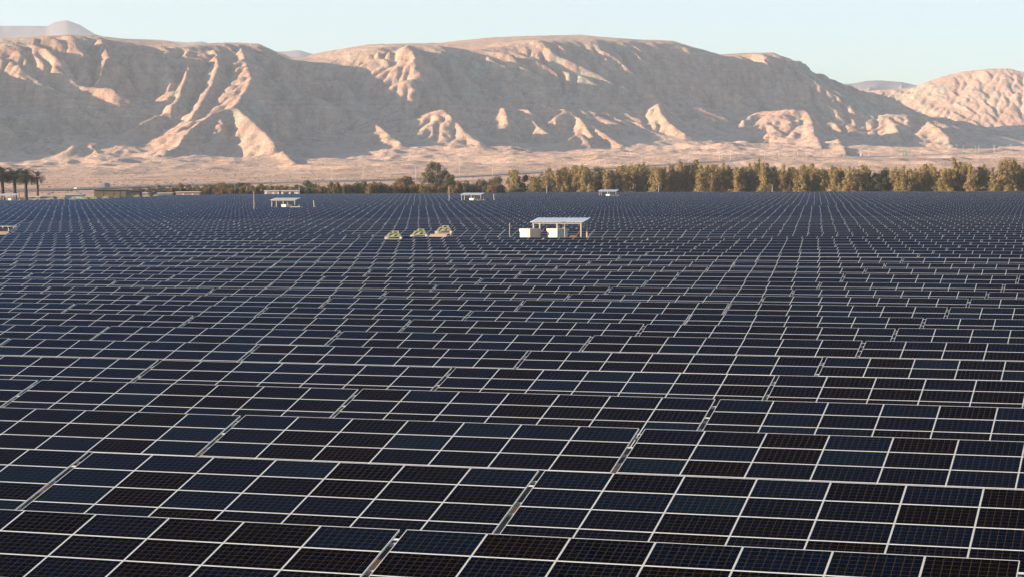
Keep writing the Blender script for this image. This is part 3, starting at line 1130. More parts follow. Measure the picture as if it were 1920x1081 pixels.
def belt_tree(seed):
    """a tall tamarisk: several upright plumes that droop at their edges, bare gaps between"""
    r = np.random.default_rng(seed)
    cl = []
    for k in range(int(r.integers(8, 11))):
        a = r.uniform(0, 6.28)
        d = r.uniform(.2, 1.0) * 2.5
        hh = 10.2 - d * r.uniform(.5, 1.3) - (r.uniform(0, 4.5) if k > 1 else 0)
        z = hh
        rad = r.uniform(.55, .85)
        x0, y0 = d * math.cos(a), d * math.sin(a)
        stop = r.uniform(.6, hh * .55) if k > 3 else .8
        while z > stop:                           # a drooping plume, thin at its tip
            cl.append(((x0 + r.normal() * .34, y0 + r.normal() * .34, z - .6), (rad * r.uniform(.8, 1.25), rad * r.uniform(.8, 1.25), r.uniform(.65, 1.15)), .6))
            x0, y0 = x0 * .94, y0 * .94
            rad = min(rad * 1.12, r.uniform(.75, 1.15))
            z -= r.uniform(1.0, 1.7)
    for q in range(7):
        a = r.uniform(0, 6.28)
        d = r.uniform(.8, 2.3)
        cl.append(((d * math.cos(a), d * math.sin(a), r.uniform(.6, 2.6)), (1.0, 1.0, r.uniform(.7, 1.2)), .7))
    P, N = crown_cloud(cl, 210, r, .35, .32)
    P[:, 2] = np.maximum(P[:, 2], .05)
    N[:, 2] -= .15
    v, f = leaves(P, N, .20, r)
    return limbs(9, cl[::9], r, .22), (v, f)

def round_tree(seed, per=230):
    r = np.random.default_rng(seed)
    cl = []
    for k in range(int(r.integers(9, 13))):
        a = r.uniform(0, 6.28)
        d = r.uniform(0, 1) ** .5 * 3.0
        cl.append(((d * math.cos(a), d * math.sin(a), r.uniform(2.6, 8.2) - d * .5), (r.uniform(1.0, 1.7), r.uniform(1.0, 1.7), r.uniform(.8, 1.4)), 1))
    for q in range(5):
        a = r.uniform(0, 6.28)
        cl.append(((2.4 * math.cos(a), 2.4 * math.sin(a), r.uniform(1.0, 2.6)), (1.2, 1.2, .9), .8))
    P, N = crown_cloud(cl, per, r)
    P[:, 2] = np.maximum(P[:, 2], .05)
    v, f = leaves(P, N, .26, r)
    return limbs(7, cl[::3], r, .26), (v, f)

def dome_tree(seed):
    r = np.random.default_rng(seed)
    cl = []
    for k in range(26):
        a, e = r.uniform(0, 6.28), r.uniform(-.25, 1.45)
        R_ = 3.1 * r.uniform(.75, 1.05)
        cl.append(((R_ * math.cos(a) * math.cos(e), R_ * math.sin(a) * math.cos(e), 5.2 + 3.1 * math.sin(e) + r.normal() * .3), (r.uniform(.7, 1.15), r.uniform(.7, 1.15), r.uniform(.55, .9)), 1))
    for k in range(9):
        a = r.uniform(0, 6.28)
        cl.append(((2.2 * math.cos(a), 2.2 * math.sin(a), r.uniform(1.2, 3.8)), (.9, .9, .9), .7))
    for k in range(16):
        a = r.uniform(0, 6.28)
        d = r.uniform(.6, 3.0)
        cl.append(((d * math.cos(a), d * math.sin(a), r.uniform(2.2, 6.0)), (r.uniform(.7, 1.2), r.uniform(.7, 1.2), r.uniform(.6, 1.3)), .8))
    P, N = crown_cloud(cl, 150, r, .4, .38)
    P[:, 2] = np.maximum(P[:, 2], .05)
    v, f = leaves(P, N, .22, r)
    return limbs(8, cl[::4], r, .3), (v, f)

def bush(seed):
    r = np.random.default_rng(seed)
    cl = []
    for k in range(8):
        a = r.uniform(0, 6.28)
        d = r.uniform(0, 1.6)
        cl.append(((d * math.cos(a), d * math.sin(a), r.uniform(.5, 2.3) - d * .3), (r.uniform(.6, 1.1), r.uniform(.6, 1.1), r.uniform(.5, .9)), 1))
    P, N = crown_cloud(cl, 150, r)
    P[:, 2] = np.maximum(P[:, 2], .03)
    v, f = leaves(P, N, .2, r)
    return limbs(2, cl[::2], r, .08), (v, f)

def palm(seed, fronds=46, H=7.6):
    r = np.random.default_rng(seed)
    b = MB()
    for k in range(10):
        z0, z1 = H * k / 10, H * (k + 1) / 10
        r0 = .36 - .12 * k / 10 + (.10 if k == 0 else 0)
        b.tube((.02 * math.sin(k), 0, z0 - (.3 if k == 0 else 0)), (.02 * math.sin(k + 1), 0, z1), r0 * .92, r0 * 1.05, 9)
    V, Fc = [], []
    idx = 0
    for k in range(fronds):
        a = r.uniform(0, 6.28)
        el = r.uniform(-.75, 1.35)
        L = r.uniform(2.3, 3.1)
        n = 9
        pos = np.array([0, 0, H])
        dirv = np.array([math.cos(a) * math.cos(el), math.sin(a) * math.cos(el), math.sin(el)])
        side = np.array([-math.sin(a), math.cos(a), 0])
        pts = [pos]
        for q in range(n):
            dirv = dirv + np.array([0, 0, -.16])
            dirv /= np.linalg.norm(dirv)
            pos = pos + dirv * L / n
            pts.append(pos)
        for q in range(1, n):
            up = np.cross(pts[q + 1] - pts[q], side)
            up /= np.linalg.norm(up) + 1e-9
            wl = .52 * math.sin(math.pi * (q + 1) / (n + 2.5)) + .06
            for s in (-1, 1):
                for h_ in range(2):
                    p0 = pts[q] * (1 - h_ * .5) + pts[q + 1] * h_ * .5
                    p1 = p0 + (pts[q + 1] - pts[q]) * .32
                    tip = p0 + side * s * wl + (pts[q + 1] - pts[q]) * .8 - up * .10
                    V += [p0, p1, tip + (p1 - p0) * .25, tip]
                    Fc.append((idx, idx + 1, idx + 2, idx + 3))
                    idx += 4
    return b, (np.array(V), np.array(Fc))

def variants(fn, seeds, leafmat, bark, nm):
    out = []
    for sd in seeds:
        b, (v, f) = fn(sd)
        out.append((b.mesh(nm + '_trunk', bark), mesh_np(nm + '_crown', v, f, [leafmat])))
    return out
V_BELT = variants(belt_tree, range(100, 108), M_BELT, M_BARK, 'tamarisk')
V_DARK = variants(round_tree, range(120, 124), M_GREEN, M_BARK, 'green_tree')
V_BROWN = variants(round_tree, range(130, 135), M_BROWN, M_BARK, 'brown_tree')
V_SPARSE = variants(lambda s_: round_tree(s_, 70), (180,), M_BROWN, M_BARK, 'sparse_tree')
V_OLIVE = variants(dome_tree, (190, 191), M_OLIVELEAF, M_BARK, 'olive_tree')
V_BUSH = variants(bush, range(140, 146), M_BUSH, M_BARK, 'bush')
V_GBUSH = variants(bush, range(150, 153), M_GREEN, M_BARK, 'green_bush')
V_PALM = variants(lambda s_: palm(s_, 80 if s_ < 163 else 40), (160, 161, 162, 163), M_PALM, M_PBARK, 'palm')
V_PALMLET = variants(lambda s_: palm(s_, 40, 1.9), (170, 171, 172), M_PALM, M_PBARK, 'small_palm')

tr = random.Random(21)
def edge_depth(px, d):
    return d / (CA + (px - 960) / F_PX * SA)
def plant(name, var, px, ytop, y, width, label, cat, group, native_h, native_w):
    """stand a tree at depth y so that its top reaches image row ytop and its crown spans `width` pixels"""
    top = at_depth(px, ytop, y)
    hz = float(hills_height(np.array([top[0]]), np.array([y]))[0]) if y > 1000 else 0.0
    sz = (top[2] - hz) / native_h
    sx = width / F_PX * y / native_w
    root = empty(name, (top[0], y, hz), tr.uniform(0, 6.28), label, cat, group)
    root.scale = (sx, sx, sz)
    link('trunk', var[0], root)
    link('crown', var[1], root)
    return root

BELT = [(936, 326, 'd'), (962, 315), (986, 322, 'd'), (1004, 330), (1025, 314), (1040, 317), (1055, 311), (1070, 313), (1082, 307), (1096, 308), (1111, 313), (1126, 311), (1139, 316), (1152, 312), (1165, 304), (1181, 304), (1197, 306), (1213, 302), (1230, 309), (1243, 312), (1256, 309), (1267, 306), (1277, 299), (1291, 303), (1305, 297), (1320, 307), (1332, 304), (1345, 306), (1357, 303), (1370, 310), (1381, 312), (1391, 308), (1404, 311), (1417, 293), (1432, 299), (1445, 311), (1457, 315), (1470, 306), (1487, 312), (1504, 304), (1522, 305), (1539, 311), (1552, 314), (1565, 309), (1578, 312), (1590, 310), (1603, 316), (1617, 304), (1633, 303, 'd'), (1648, 326, 'd'), (1663, 309, 'd'), (1680, 313), (1694, 311), (1706, 318), (1718, 315), (1733, 306), (1748, 305), (1761, 314), (1775, 312), (1791, 293), (1806, 301), (1822, 304), (1838, 311), (1850, 306), (1866, 313), (1882, 293), (1895, 292), (1908, 304), (1921, 302), (1936, 306)]
for k, e in enumerate(BELT):
    px, yt = e[0], e[1]
    dark = len(e) > 2
    y = edge_depth(px, 822) + tr.uniform(-9, 10)
    hgt = 'short' if yt > 317 else ('very tall' if yt < 300 else 'tall')
    place = 'leftmost' if k == 0 else ('rightmost' if k == len(BELT) - 1 else nth(k + 1) + ' from the left')
    if dark:
        plant('tree', tr.choice(V_DARK), px, yt - 1, y + 6, tr.uniform(36, 44), f'{hgt} dark green round tree, {place} in the tree belt behind the field', 'tree', 'trees in the right hand belt', 9.0, 8.4)
    else:
        plant('tree', V_BELT[k % 8] if tr.random() < .6 else tr.choice(V_BELT), px, yt - 2, y, tr.uniform(27, 36), f'{hgt} feathery khaki tree, {place} in the tree belt behind the field', 'tree', 'trees in the right hand belt', 10.2, 5.4)

for k in range(len(BELT) - 1):
    px = (BELT[k][0] + BELT[k + 1][0]) / 2 + tr.uniform(-3, 3)
    yt = max(BELT[k][1], BELT[k + 1][1]) + tr.uniform(1, 7)
    if px < 1010 or px > 1935:
        continue
    plant('tree', V_BELT[(k * 3 + 1) % 8], px, yt, edge_depth(px, 836) + tr.uniform(-5, 6), tr.uniform(26, 34), f'khaki tree half hidden behind the {nth(k + 1)} and {nth(k + 2)} belt trees from the left', 'tree', 'back row of the right hand belt', 10.2, 5.4)

# the looser scrub left of the belt
SCRUB = [(332, 337, 'b', 20), (347, 344, 'b', 18), (361, 343, 'b', 18), (376, 343, 'b', 18), (394, 342, 'b', 22), (407, 338, 'd', 26), (423, 341, 'b', 20), (437, 344, 'd', 18), (453, 338, 'd', 24), (478, 341, 'b', 22), (496, 344, 'b', 20), (515, 345, 'd', 20), (533, 345, 'b', 22), (552, 341, 'd', 24), (577, 333, 'd', 34), (596, 341, 'b', 24), (614, 345, 'b', 22), (634, 348, 'b', 22), (655, 344, 'b', 22), (676, 338, 'b', 22), (692, 337, 'b', 22), (708, 340, 'b', 22), (726, 344, 'b', 22), (742, 336, 'b', 22), (758, 328, 'b', 32), (776, 340, 'b', 24), (790, 318, 's', 26), (816, 304, 'o', 50), (842, 326, 'o', 26), (926, 340, 'b', 24)]
names = {'b': 'rusty brown bushy tree', 'd': 'dark green round tree', 's': 'thin sparse pale tree', 'o': 'big olive spreading tree'}
for k, (px, yt, kind, w) in enumerate(SCRUB):
    y = {'o': 862, 's': 858}.get(kind, 846) + tr.uniform(-6, 8)
    var = tr.choice(V_BROWN) if kind == 'b' else tr.choice(V_DARK)
    hh = (9.0, 8.2)
    if kind == 'o':
        var, hh = V_OLIVE[k % 2], (9.2, 8.4)
    if kind == 's':
        var, hh = V_SPARSE[0], (9.0, 8.2)
    if k == 27:
        lab = 'biggest olive green tree, standing above the scrub left of the tall belt'
    elif kind == 's':
        lab = 'thin sparse pale tree just left of the biggest olive tree'
    elif kind == 'o':
        lab = 'low olive tree close against the right side of the biggest olive tree'
    else:
        lab = f'{names[kind]}, {nth(k + 1)} from the left in the scrub behind the field'
    plant('tree', var, px, yt - 1, y, w * (1.5 if kind in 'bd' else 1.15), lab, 'tree', 'trees in the scrub', *hh)
nb = 0
bx = 612.0
while bx < 945:
    nb += 1
    plant('bush', tr.choice(V_BUSH) if tr.random() < .68 else tr.choice(V_GBUSH), bx, tr.uniform(335, 347), 818 + tr.uniform(-4, 6), tr.uniform(21, 31),
          f'low ochre bush, {nth(nb)} from the left along the far edge of the field', 'bush', 'bushes along the field edge', 3.1, 4.6)
    bx += tr.uniform(6.5, 10.5)
nb2 = 0
bx = 322.0
while bx < 612:
    nb2 += 1
    plant('bush', tr.choice(V_BUSH + V_GBUSH), bx, tr.uniform(343, 351), 824 + tr.uniform(-5, 5), tr.uniform(20, 28),
          f'small dull green bush, {nth(nb2)} from the left below the brown trees', 'bush', 'bushes below the brown trees', 3.1, 4.6)
    bx += tr.uniform(8, 13)
# palm groves far behind
for (a, b_, t0, t1, lab) in ((252, 322, 351, 344, 'small dark date palm in the grove left of the brown trees'), (842, 930, 338, 333, 'small dark date palm in the grove between olive tree and belt')):
    px = a
    while px < b_:
        yt = t0 + (t1 - t0) * (px - a) / (b_ - a) + tr.uniform(-1.5, 2)
        plant('palm_tree', tr.choice(V_PALMLET), px, yt, 905 + tr.uniform(-20, 25), tr.uniform(20, 28), lab, 'palm tree', lab.replace('small dark date palm in the', 'palms in the'), 4.3, 5.2)
        px += tr.uniform(4.5, 7)
# the four tall palms at the left
for px, yt, w, y, lab in ((4, 315, 42, 700, 'tall date palm cut by the left edge of the photo'), (27, 316, 40, 705, 'tall date palm with thick trunk, second from the left edge'), (48, 316.5, 38, 698, 'tall date palm with full crown, third from the left edge'), (70, 321, 26, 712, 'slim date palm with sparse crown, rightmost of the four tall palms')):
    plant('palm_tree', V_PALM[0 if px < 10 else (1 if px < 30 else (2 if px < 50 else 3))], px, yt, y, w * 1.45, lab, 'palm tree', 'tall palms at the left', 9.3, 5.4)

# low dry scrub dotted over the plain
def desert_scrub():
    r = np.random.default_rng(77)
    n = 3600
    y = r.uniform(1010, 2500, n)
    x = r.uniform(-.30, .30, n) * y
    keep = road_distance(x, y)[0] > 12
    x, y = x[keep], y[keep]
    z = hills_height(x, y)
    V = []
    for k in range(5):
        m = len(x)
        w = r.uniform(.3, .6, m)
        hgt = r.uniform(.2, .55, m)
        a = r.uniform(0, 3.14, m)
        ox, oy = r.normal(0, .5, m), r.normal(0, .5, m)
        c, s_ = np.cos(a) * w, np.sin(a) * w
        p = lambda sx, zz: np.stack([x + ox + c * sx, y + oy + s_ * sx, z + zz], 1)
        V.append(np.stack([p(-.5, -.1 + 0 * hgt), p(.5, -.1 + 0 * hgt), p(1.0, hgt), p(-.8, hgt * .8)], 1))
    V = np.concatenate(V).reshape(-1, 3)
    structure(link('desert_scrub', mesh_np('desert_scrub', V, np.arange(len(V)).reshape(-1, 4), [M_BUSH])), 'stuff')
desert_scrub()

# ------------------------------------------------------------------ shelters, cabinets and machines in the field
M_ROOF = plain('roof_sheet', (.62, .68, .70), .35, .15, .08, .6)
M_POSTW = plain('tan_post', (.42, .355, .25), .8)  # tan for posts, poles, beams and railings
M_CREAM = plain('cream_cabinet', (.50, .455, .36), .6, 0, .12)
M_BAND = plain('cabinet_band', (.20, .19, .17), .7)
M_VENT = plain('vent_grille', (.30, .31, .32), .6, .2)
M_RUST = plain('rusty_equipment', (.16, .085, .045), .8, .1, .3, 2)
M_GREY = plain('grey_equipment', (.24, .26, .25), .7)

def shelter_meshes(w=6.4, d=3.0, h0=3.36, h1=3.78):
    b = MB()
    n = 26
    for k in range(n):                            # corrugated sheet
        x0, x1 = -w / 2 + w * k / n, -w / 2 + w * (k + 1) / n
        z = .035 if k % 2 else 0
        b.box(((x0 + x1) / 2, 0, (h0 + h1) / 2 + z), (w / n + .002, math.hypot(d, h1 - h0), .04), Matrix.Rotation(math.atan2(h1 - h0, d), 3, 'X'))
    roof = b.mesh('roof', M_ROOF)
    posts = []
    for x in (-w / 2 + .35, 0, w / 2 - .35):
        for y, hh in ((-d / 2 + .3, h0), (d / 2 - .25, h1 - .05)):
            p = MB()
            p.box((x, y, hh / 2 - .15), (.14, .14, hh + .25))
            posts.append(p.mesh('post', M_POSTW))
    f = MB()
    for y, hh in ((-d / 2 + .3, h0), (d / 2 - .25, h1 - .05)):
        f.box((0, y, hh - .10), (w - .4, .08, .16))
    beam = f.mesh('beam', M_POSTW)
    r = MB()
    for z in (.6, 1.1):
        r.box((w / 2 - .35, 0, z), (.06, d - .7, .06))
        r.box((w / 2 - 1.2, -d / 2 + .3, z), (1.6, .06, .06))
    return roof, posts, beam, r.mesh('railing', M_POSTW)
SHELTER = shelter_meshes()
def shelter(px, y, label, rz=0):
    x = at_depth(px, 360, y)[0]
    root = empty('equipment_shelter', (x, y, 0), -ROW_A + rz, label, 'shelter', 'open shelters in the field')
    link('roof', SHELTER[0], root)
    for p in SHELTER[1]:
        link('post', p, root)
    link('roof_beam', SHELTER[2], root)
    link('railing', SHELTER[3], root)
    return root

def cabinet_meshes(w, d, h):
    b = MB().box((0, 0, h / 2 - .1), (w, d, h + .2 - .5), None, .02)
    b2 = MB().box((0, 0, h - .42), (w - .06, d - .06, .14))
    b3 = MB().box((0, 0, h - .19), (w + .10, d + .10, .34), None, .02)
    v = MB()
    for z in range(6):
        v.box((w * .22, -d / 2 - .012, .5 + z * .09), (w * .36, .025, .05))
    dr = MB().box((-w * .25, -d / 2 - .012, h * .42), (w * .4, .025, h * .62), None, .008)
    return [('cabinet_body', b.mesh('cabinet_body', M_CREAM)), ('band', b2.mesh('band', M_BAND)), ('cap', b3.mesh('cap', M_CREAM)), ('vent', v.mesh('vent', M_VENT)), ('door', dr.mesh('door', M_CREAM))]
CAB_BIG, CAB_SMALL = cabinet_meshes(1.62, 1.75, 2.72), cabinet_meshes(1.5, 2.2, 1.9)
def cabinet(px, y, label, parts, rz=-.78, z=0.0):
    x = at_depth(px, 380, y)[0]
    root = empty('electrical_cabinet', (x, y, z), rz, label, 'cabinet', 'cream electrical cabinets')
    for nm, me in parts:
        link(nm, me, root)
    return root

def mesh_thing(name, mb, loc, rz, label, cat, group, *mats):
    o = link(name, mb.mesh(name, *mats), None, loc, (0, 0, rz))
    return tag(o, label, cat, group)

shelter(1050, 243, 'nearest open shelter with pale sloping metal roof, centre of the field')
cabinet(994, 239.5, 'left of two cream cabinets in front of the nearest shelter', CAB_BIG)
cabinet(1045, 239.0, 'right of two cream cabinets in front of the nearest shelter', CAB_BIG)
def transformer(px, y, label):
    x = at_depth(px, 380, y)[0]
    root = empty('transformer', (x, y, 0), -ROW_A, label, 'transformer', 'transformers under the shelters')
    b = MB().box((0, 0, .95), (1.1, .8, 1.1), None, .04)
    link('tank', b.mesh('tank', M_GREY), root)
    f = MB()
    for k in range(7):
        f.box((-.48 + k * .16, -.55, .95), (.05, .3, .9))
    link('cooling_fins', f.mesh('cooling_fins', M_GREY), root)
    for k in range(3):
        t = MB().tube((-.35 + k * .35, 0, 1.48), (-.35 + k * .35, 0, 1.85), .11, .05, 8)
        link('bushing', t.mesh('bushing', M_RUST), root)
    base = MB().box((0, 0, .2), (1.4, 1.1, .5))
    link('plinth', base.mesh('plinth', M_GREY), root)
    c = MB().tube((-.55, .1, 1.62), (.55, .1, 1.62), .2, .2, 10)
    link('conservator', c.mesh('conservator', M_RUST), root)
transformer(1073, 243.5, 'grey transformer with rusty top right of the two big cabinets')
for px, y, what in ((535, 481, 'left, beside the leaning post'), (886, 592, 'near the middle of the far field'), (1141, 692, 'furthest back, before the tree belt')):
    lab = {535: 'open shelter with pale blue roof at the left of the field', 886: 'small open shelter beside the tall pole, mid field', 1141: 'small open shelter furthest back, right before the tree belt'}[px]
    shelter(px, y, lab)
    ww = F_PX * 6.4 / y
    cabinet(px + .05 * ww, y - 2.2, lab.replace('open shelter', 'cream cabinet under the open shelter').replace('small ', '')[:88], CAB_BIG, -.78, -.35)
    cabinet(px + .40 * ww, y - 3.4, {535: 'low cream cabinet at the right end of the left shelter', 886: 'low cream cabinet at the right end of the mid field shelter', 1141: 'low cream cabinet at the right end of the furthest shelter'}[px], CAB_SMALL, -ROW_A + 1.57)
    g = MB()
    g.box((0, 0, .45), (1.5, .7, .9), None, .05).box((.3, 0, 1.1), (.7, .5, .4), None, .05).tube((-.5, 0, .9), (-.5, 0, 1.5), .12, .12, 8)
    x = at_depth(px - .2 * ww, 380, y)[0]
    mesh_thing('generator', g, (x, y, 0), -ROW_A, {535: 'rusty brown machine under the left shelter', 886: 'rusty brown machine under the mid field shelter', 1141: 'rusty brown machine under the furthest shelter'}[px], 'machine', 'machines under the shelters', M_RUST)
shelter(17, 648, 'open shelter with flat pale roof below the tall palms')
cabinet(23, 642, 'cream cabinet under the shelter below the tall palms', CAB_BIG, -.78, -.3)
cabinet(37, 641, 'low cream cabinet right of the shelter below the palms', CAB_SMALL, .4)

# posts and poles
def pole(px, ytop, y, label, r=.09, lean=0.0, lamp=False, mat=None):
    top = at_depth(px, ytop, y)
    h = top[2]
    b = MB().tube((0, 0, -.3), (lean, 0, h), r, r * .7, 8)
    root = empty('pole', (top[0] - lean, y, 0), 0, label, 'pole', 'poles in the field')
    link('shaft', b.mesh('shaft', mat or M_POSTW), root)
    c = MB().box((lean * .5 + r * 1.3, 0, h * .55), (.18, .22, .4), None, .02)
    link('junction_box', c.mesh('junction_box', M_GREY), root)
    if lamp:
        a = MB().box((lean - .15, -.1, h + .06), (.5, .16, .12), None, .02)
        link('camera_head' if not lamp == 'l' else 'lamp_head', a.mesh('lamp_head', M_GREY), root)
pole(476, 359, 446, 'thin pale pole left of the left shelter', .095, 0, True)
pole(842, 351, 575, 'tall pale pole beside the mid field shelter', .10)
pole(956, 418, 238, 'thin pale post left of the two big cream cabinets', .05, .12)
pole(1059, 418, 236.5, 'thin grey post before the right big cabinet', .05, .03, True, M_STEEL)
pole(588, 376, 470, 'short leaning post right of the left shelter', .16, -.35)
pole(926, 364, 590, 'short post right of the mid field shelter', .16, -.1)
pole(561, 351, 800, 'slim lamp pole at the right end of the white cabins', .11, 0, 'l', M_STEEL)
pole(1025, 347, 806, 'slim lamp pole before the left part of the tree belt', .11, 0, 'l', M_STEEL)
pole(1448, 346, 806, 'bright lamp pole before the middle of the tree belt', .14, 0, 'l')
pole(1695, 348, 806, 'slim lamp pole before the right part of the tree belt', .11, 0, 'l', M_STEEL)
pole(1235, 347, 806, 'slim pale pole before the belt, right of the furthest shelter', .09, 0, 'l', M_STEEL)

# panel cleaning machines
M_LIME = plain('lime_paint', (.36, .38, .15), .6, 0, .2)
M_LIMEP = plain('pale_lime_panel', (.36, .38, .24), .6, 0, .2)
M_WHEEL = plain('pale_wheel', (.55, .50, .40), .7)
M_PAD = plain('concrete_pad', (.52, .40, .31), .9)
def machine_meshes():
    out = []
    b = MB()
    P = lambda x, y, z: Vector((x, y, z))
    for y in (-.4, .4):
        for a, c in (((-.95, .25), (-.55, .95)), ((-.55, .95), (.75, .98)), ((.75, .98), (1.0, .35)), ((-.95, .25), (1.0, .35)), ((-.1, .3), (.35, .97))):
            b.bar(P(a[0], y, a[1]), P(c[0], y, c[1]), .09)
    for x, z in ((-.95, .25), (-.55, .95), (.75, .98), (1.0, .35)):
        b.bar(P(x, -.4, z), P(x, .4, z), .09)
    out.append(('frame', b.mesh('frame', M_LIME)))
    h = MB()
    for y in (-.3, .3):
        h.bar(P(-.15, y, .95), P(-.15, y, 1.32), .08).bar(P(.55, y, .95), P(.55, y, 1.32), .08).bar(P(-.19, y, 1.32), P(.59, y, 1.32), .08)
    out.append(('roll_bar', h.mesh('roll_bar', M_LIME)))
    p = MB().box((.05, 0, .62), (1.25, .62, .34), Matrix.Rotation(-.35, 3, 'Y'), .06)
    out.append(('tank', p.mesh('tank', M_LIMEP)))
    e = MB().box((.62, 0, .62), (.45, .7, .42), None, .06)
    out.append(('engine', e.mesh('engine', M_GREY)))
    for x in (-.98, 1.02):
        for y in (-.48, .48):
            w = MB().tube((x, y - .07, .17), (x, y + .07, .17), .17, .17, 14)
            out.append(('wheel', w.mesh('wheel', M_WHEEL)))
    return out
MACHINE = machine_meshes()
def machine(px, y, label, z=0.0, sc=1.0, group='lime cleaning machines', dock=None, zs=1.0):
    x = at_depth(px, 380, y)[0]
    root = empty('cleaning_machine', (x, y, z), -ROW_A * .5, label, 'cleaning machine', group)
    root.scale = (sc, sc, sc * zs)
    for nm, me in MACHINE:
        link(nm, me, root)
    if dock:
        link('dock', dock, root, (0, 0, -z / (sc * zs))).scale = (1, 1, 1 / (sc * zs))
def dock_mesh(h, deck):
    b = MB()
    for x in (-.9, .9):
        for y in (-.5, .5):
            b.box((x, y, h / 2 - .2), (.10, .10, h + .3))
    b.box((0, 0, h - .05), (2.0, 1.2, .08))
    if deck:
        b.box((-.45, -1.35, h - .35), (2.0, 1.2, .08), Matrix.Rotation(.28, 3, 'X'))
    return b
for px, y, z, deck, lab in ((738, 237.0, 1.72, False, 'lime green frame machine, leftmost of the three in the clearing'), (786, 238.5, 1.90, True, 'lime green frame machine, middle of the three in the clearing'), (832, 241.5, 2.22, True, 'lime green frame machine raised highest, rightmost of the three in the clearing')):
    x = at_depth(px, 380, y)[0]
    mesh_thing('machine_dock', dock_mesh(z, deck), (x, y, 0), -ROW_A * .5, lab.replace('lime green frame machine', 'sandy stand under the lime machine').replace(' in the clearing', ''), 'stand', 'stands under the machines', M_PAD if px > 800 else M_STEEL)
    machine(px, y, lab, z, .86, zs=.72)
DOCK_ME = dock_mesh(1.65, False).mesh('dock', M_STEEL)
FARM = [(70, 664), (95, 668), (115, 672), (137, 652), (158, 664), (176, 668), (198, 690), (218, 702), (238, 712), (257, 722), (276, 730), (292, 742)]
for k, (px, y) in enumerate(FARM):
    machine(px, y, f'tiny lime machine at the far left, {nth(k + 1)} from the left in their line', 1.65, 1.05, 'lime machines at the far left', DOCK_ME, .75)

# ------------------------------------------------------------------ low buildings at the far edge
M_WHITE = plain('white_wall', (.74, .72, .68), .7, 0, .05, .4)
M_OLIVE = plain('olive_sheet', (.15, .125, .075), .8, 0, .2, .3)
M_DARK = plain('dark_opening', (.05, .05, .055), .8)
M_PBLUE = plain('pale_blue_sheet', (.42, .52, .56), .6, 0, .08, .5)
M_PINK = plain('pink_wall', (.42, .24, .20), .8)
def building(px0, px1, ytop, y, depth, label, wall, roofm, openings=(), cat='building', ybot=None):
    a, b_ = at_depth(px0, ytop, y), at_depth(px1, ytop, y)
    h = a[2]
    w = b_[0] - a[0]
    root = empty('building', ((a[0] + b_[0]) / 2, y + depth / 2, 0), 0, label, cat, 'low buildings beyond the field')
    m = MB().box((0, 0, h / 2 - .15), (w, depth, h - .1))
    link('wall', m.mesh('wall', wall), root)
    m = MB().box((0, -.15, h - .06), (w + .5, depth + .6, .22))
    link('roof', m.mesh('roof', roofm), root)
    for (u, wd, z0, z1, mat) in openings:
        m = MB().box(((u - .5) * w, -depth / 2 - .02, (z0 + z1) / 2 * h), (wd * w, .06, (z1 - z0) * h))
        link('opening', m.mesh('opening', mat), root)
building(176, 236, 356, 742, 6, 'long low olive brown shed at the far left edge of the field', M_OLIVE, M_OLIVE, [(.3, .02, .05, .9, M_DARK), (.62, .02, .05, .9, M_DARK), (.82, .02, .05, .9, M_DARK)])
building(236, 262, 357, 752, 5, 'dark low shed joined right of the long olive shed', M_DARK, M_OLIVE, [(.5, .2, .1, .6, M_OLIVE)])
building(122, 154, 365.5, 714, 5, 'pale blue low box building left of the olive shed', M_PBLUE, M_PBLUE, [(.5, .06, .1, .9, M_GREY)])
building(496, 523, 357.5, 815, 6, 'left of two white flat cabins below the brown trees', M_WHITE, M_WHITE, [(.32, .34, .1, .8, M_PINK), (.76, .2, .1, .8, M_PINK)])
building(527, 559, 357.5, 815, 6, 'right of two white flat cabins below the brown trees', M_WHITE, M_WHITE, [(.28, .3, .1, .8, M_DARK), (.66, .2, .1, .8, M_DARK)])
building(330, 374, 360, 790, 5, 'low pink walled building under a wide white roof', M_PINK, M_WHITE, [(.3, .06, 0, .8, M_WHITE), (.7, .06, 0, .8, M_WHITE)])
building(242, 276, 362, 772, 5, 'low pink building with white roof right of dark shed', M_PINK, M_WHITE, [(.4, .3, 0, .7, M_DARK)])
building(296, 322, 362, 780, 4, 'small white roofed hut beside the palm grove', M_GREY, M_WHITE, [(.5, .3, 0, .7, M_DARK)])
building(53, 100, 368.5, 700, 5, 'low building with flat white roof right of the palms', M_GREY, M_WHITE, [(.3, .2, 0, .7, M_DARK)])
for k, (a, b_) in enumerate(((1360, 1382), (1452, 1476), (1518, 1532), (1692, 1720), (1742, 1756), (1792, 1812), (1852, 1880))):
    building(a, b_, 355, 868, 6, f'white plastic greenhouse glimpsed between tree trunks, {nth(k + 1)} from the left', M_WHITE, M_WHITE, [(.5, .12, .05, .8, M_GREY)], 'greenhouse')

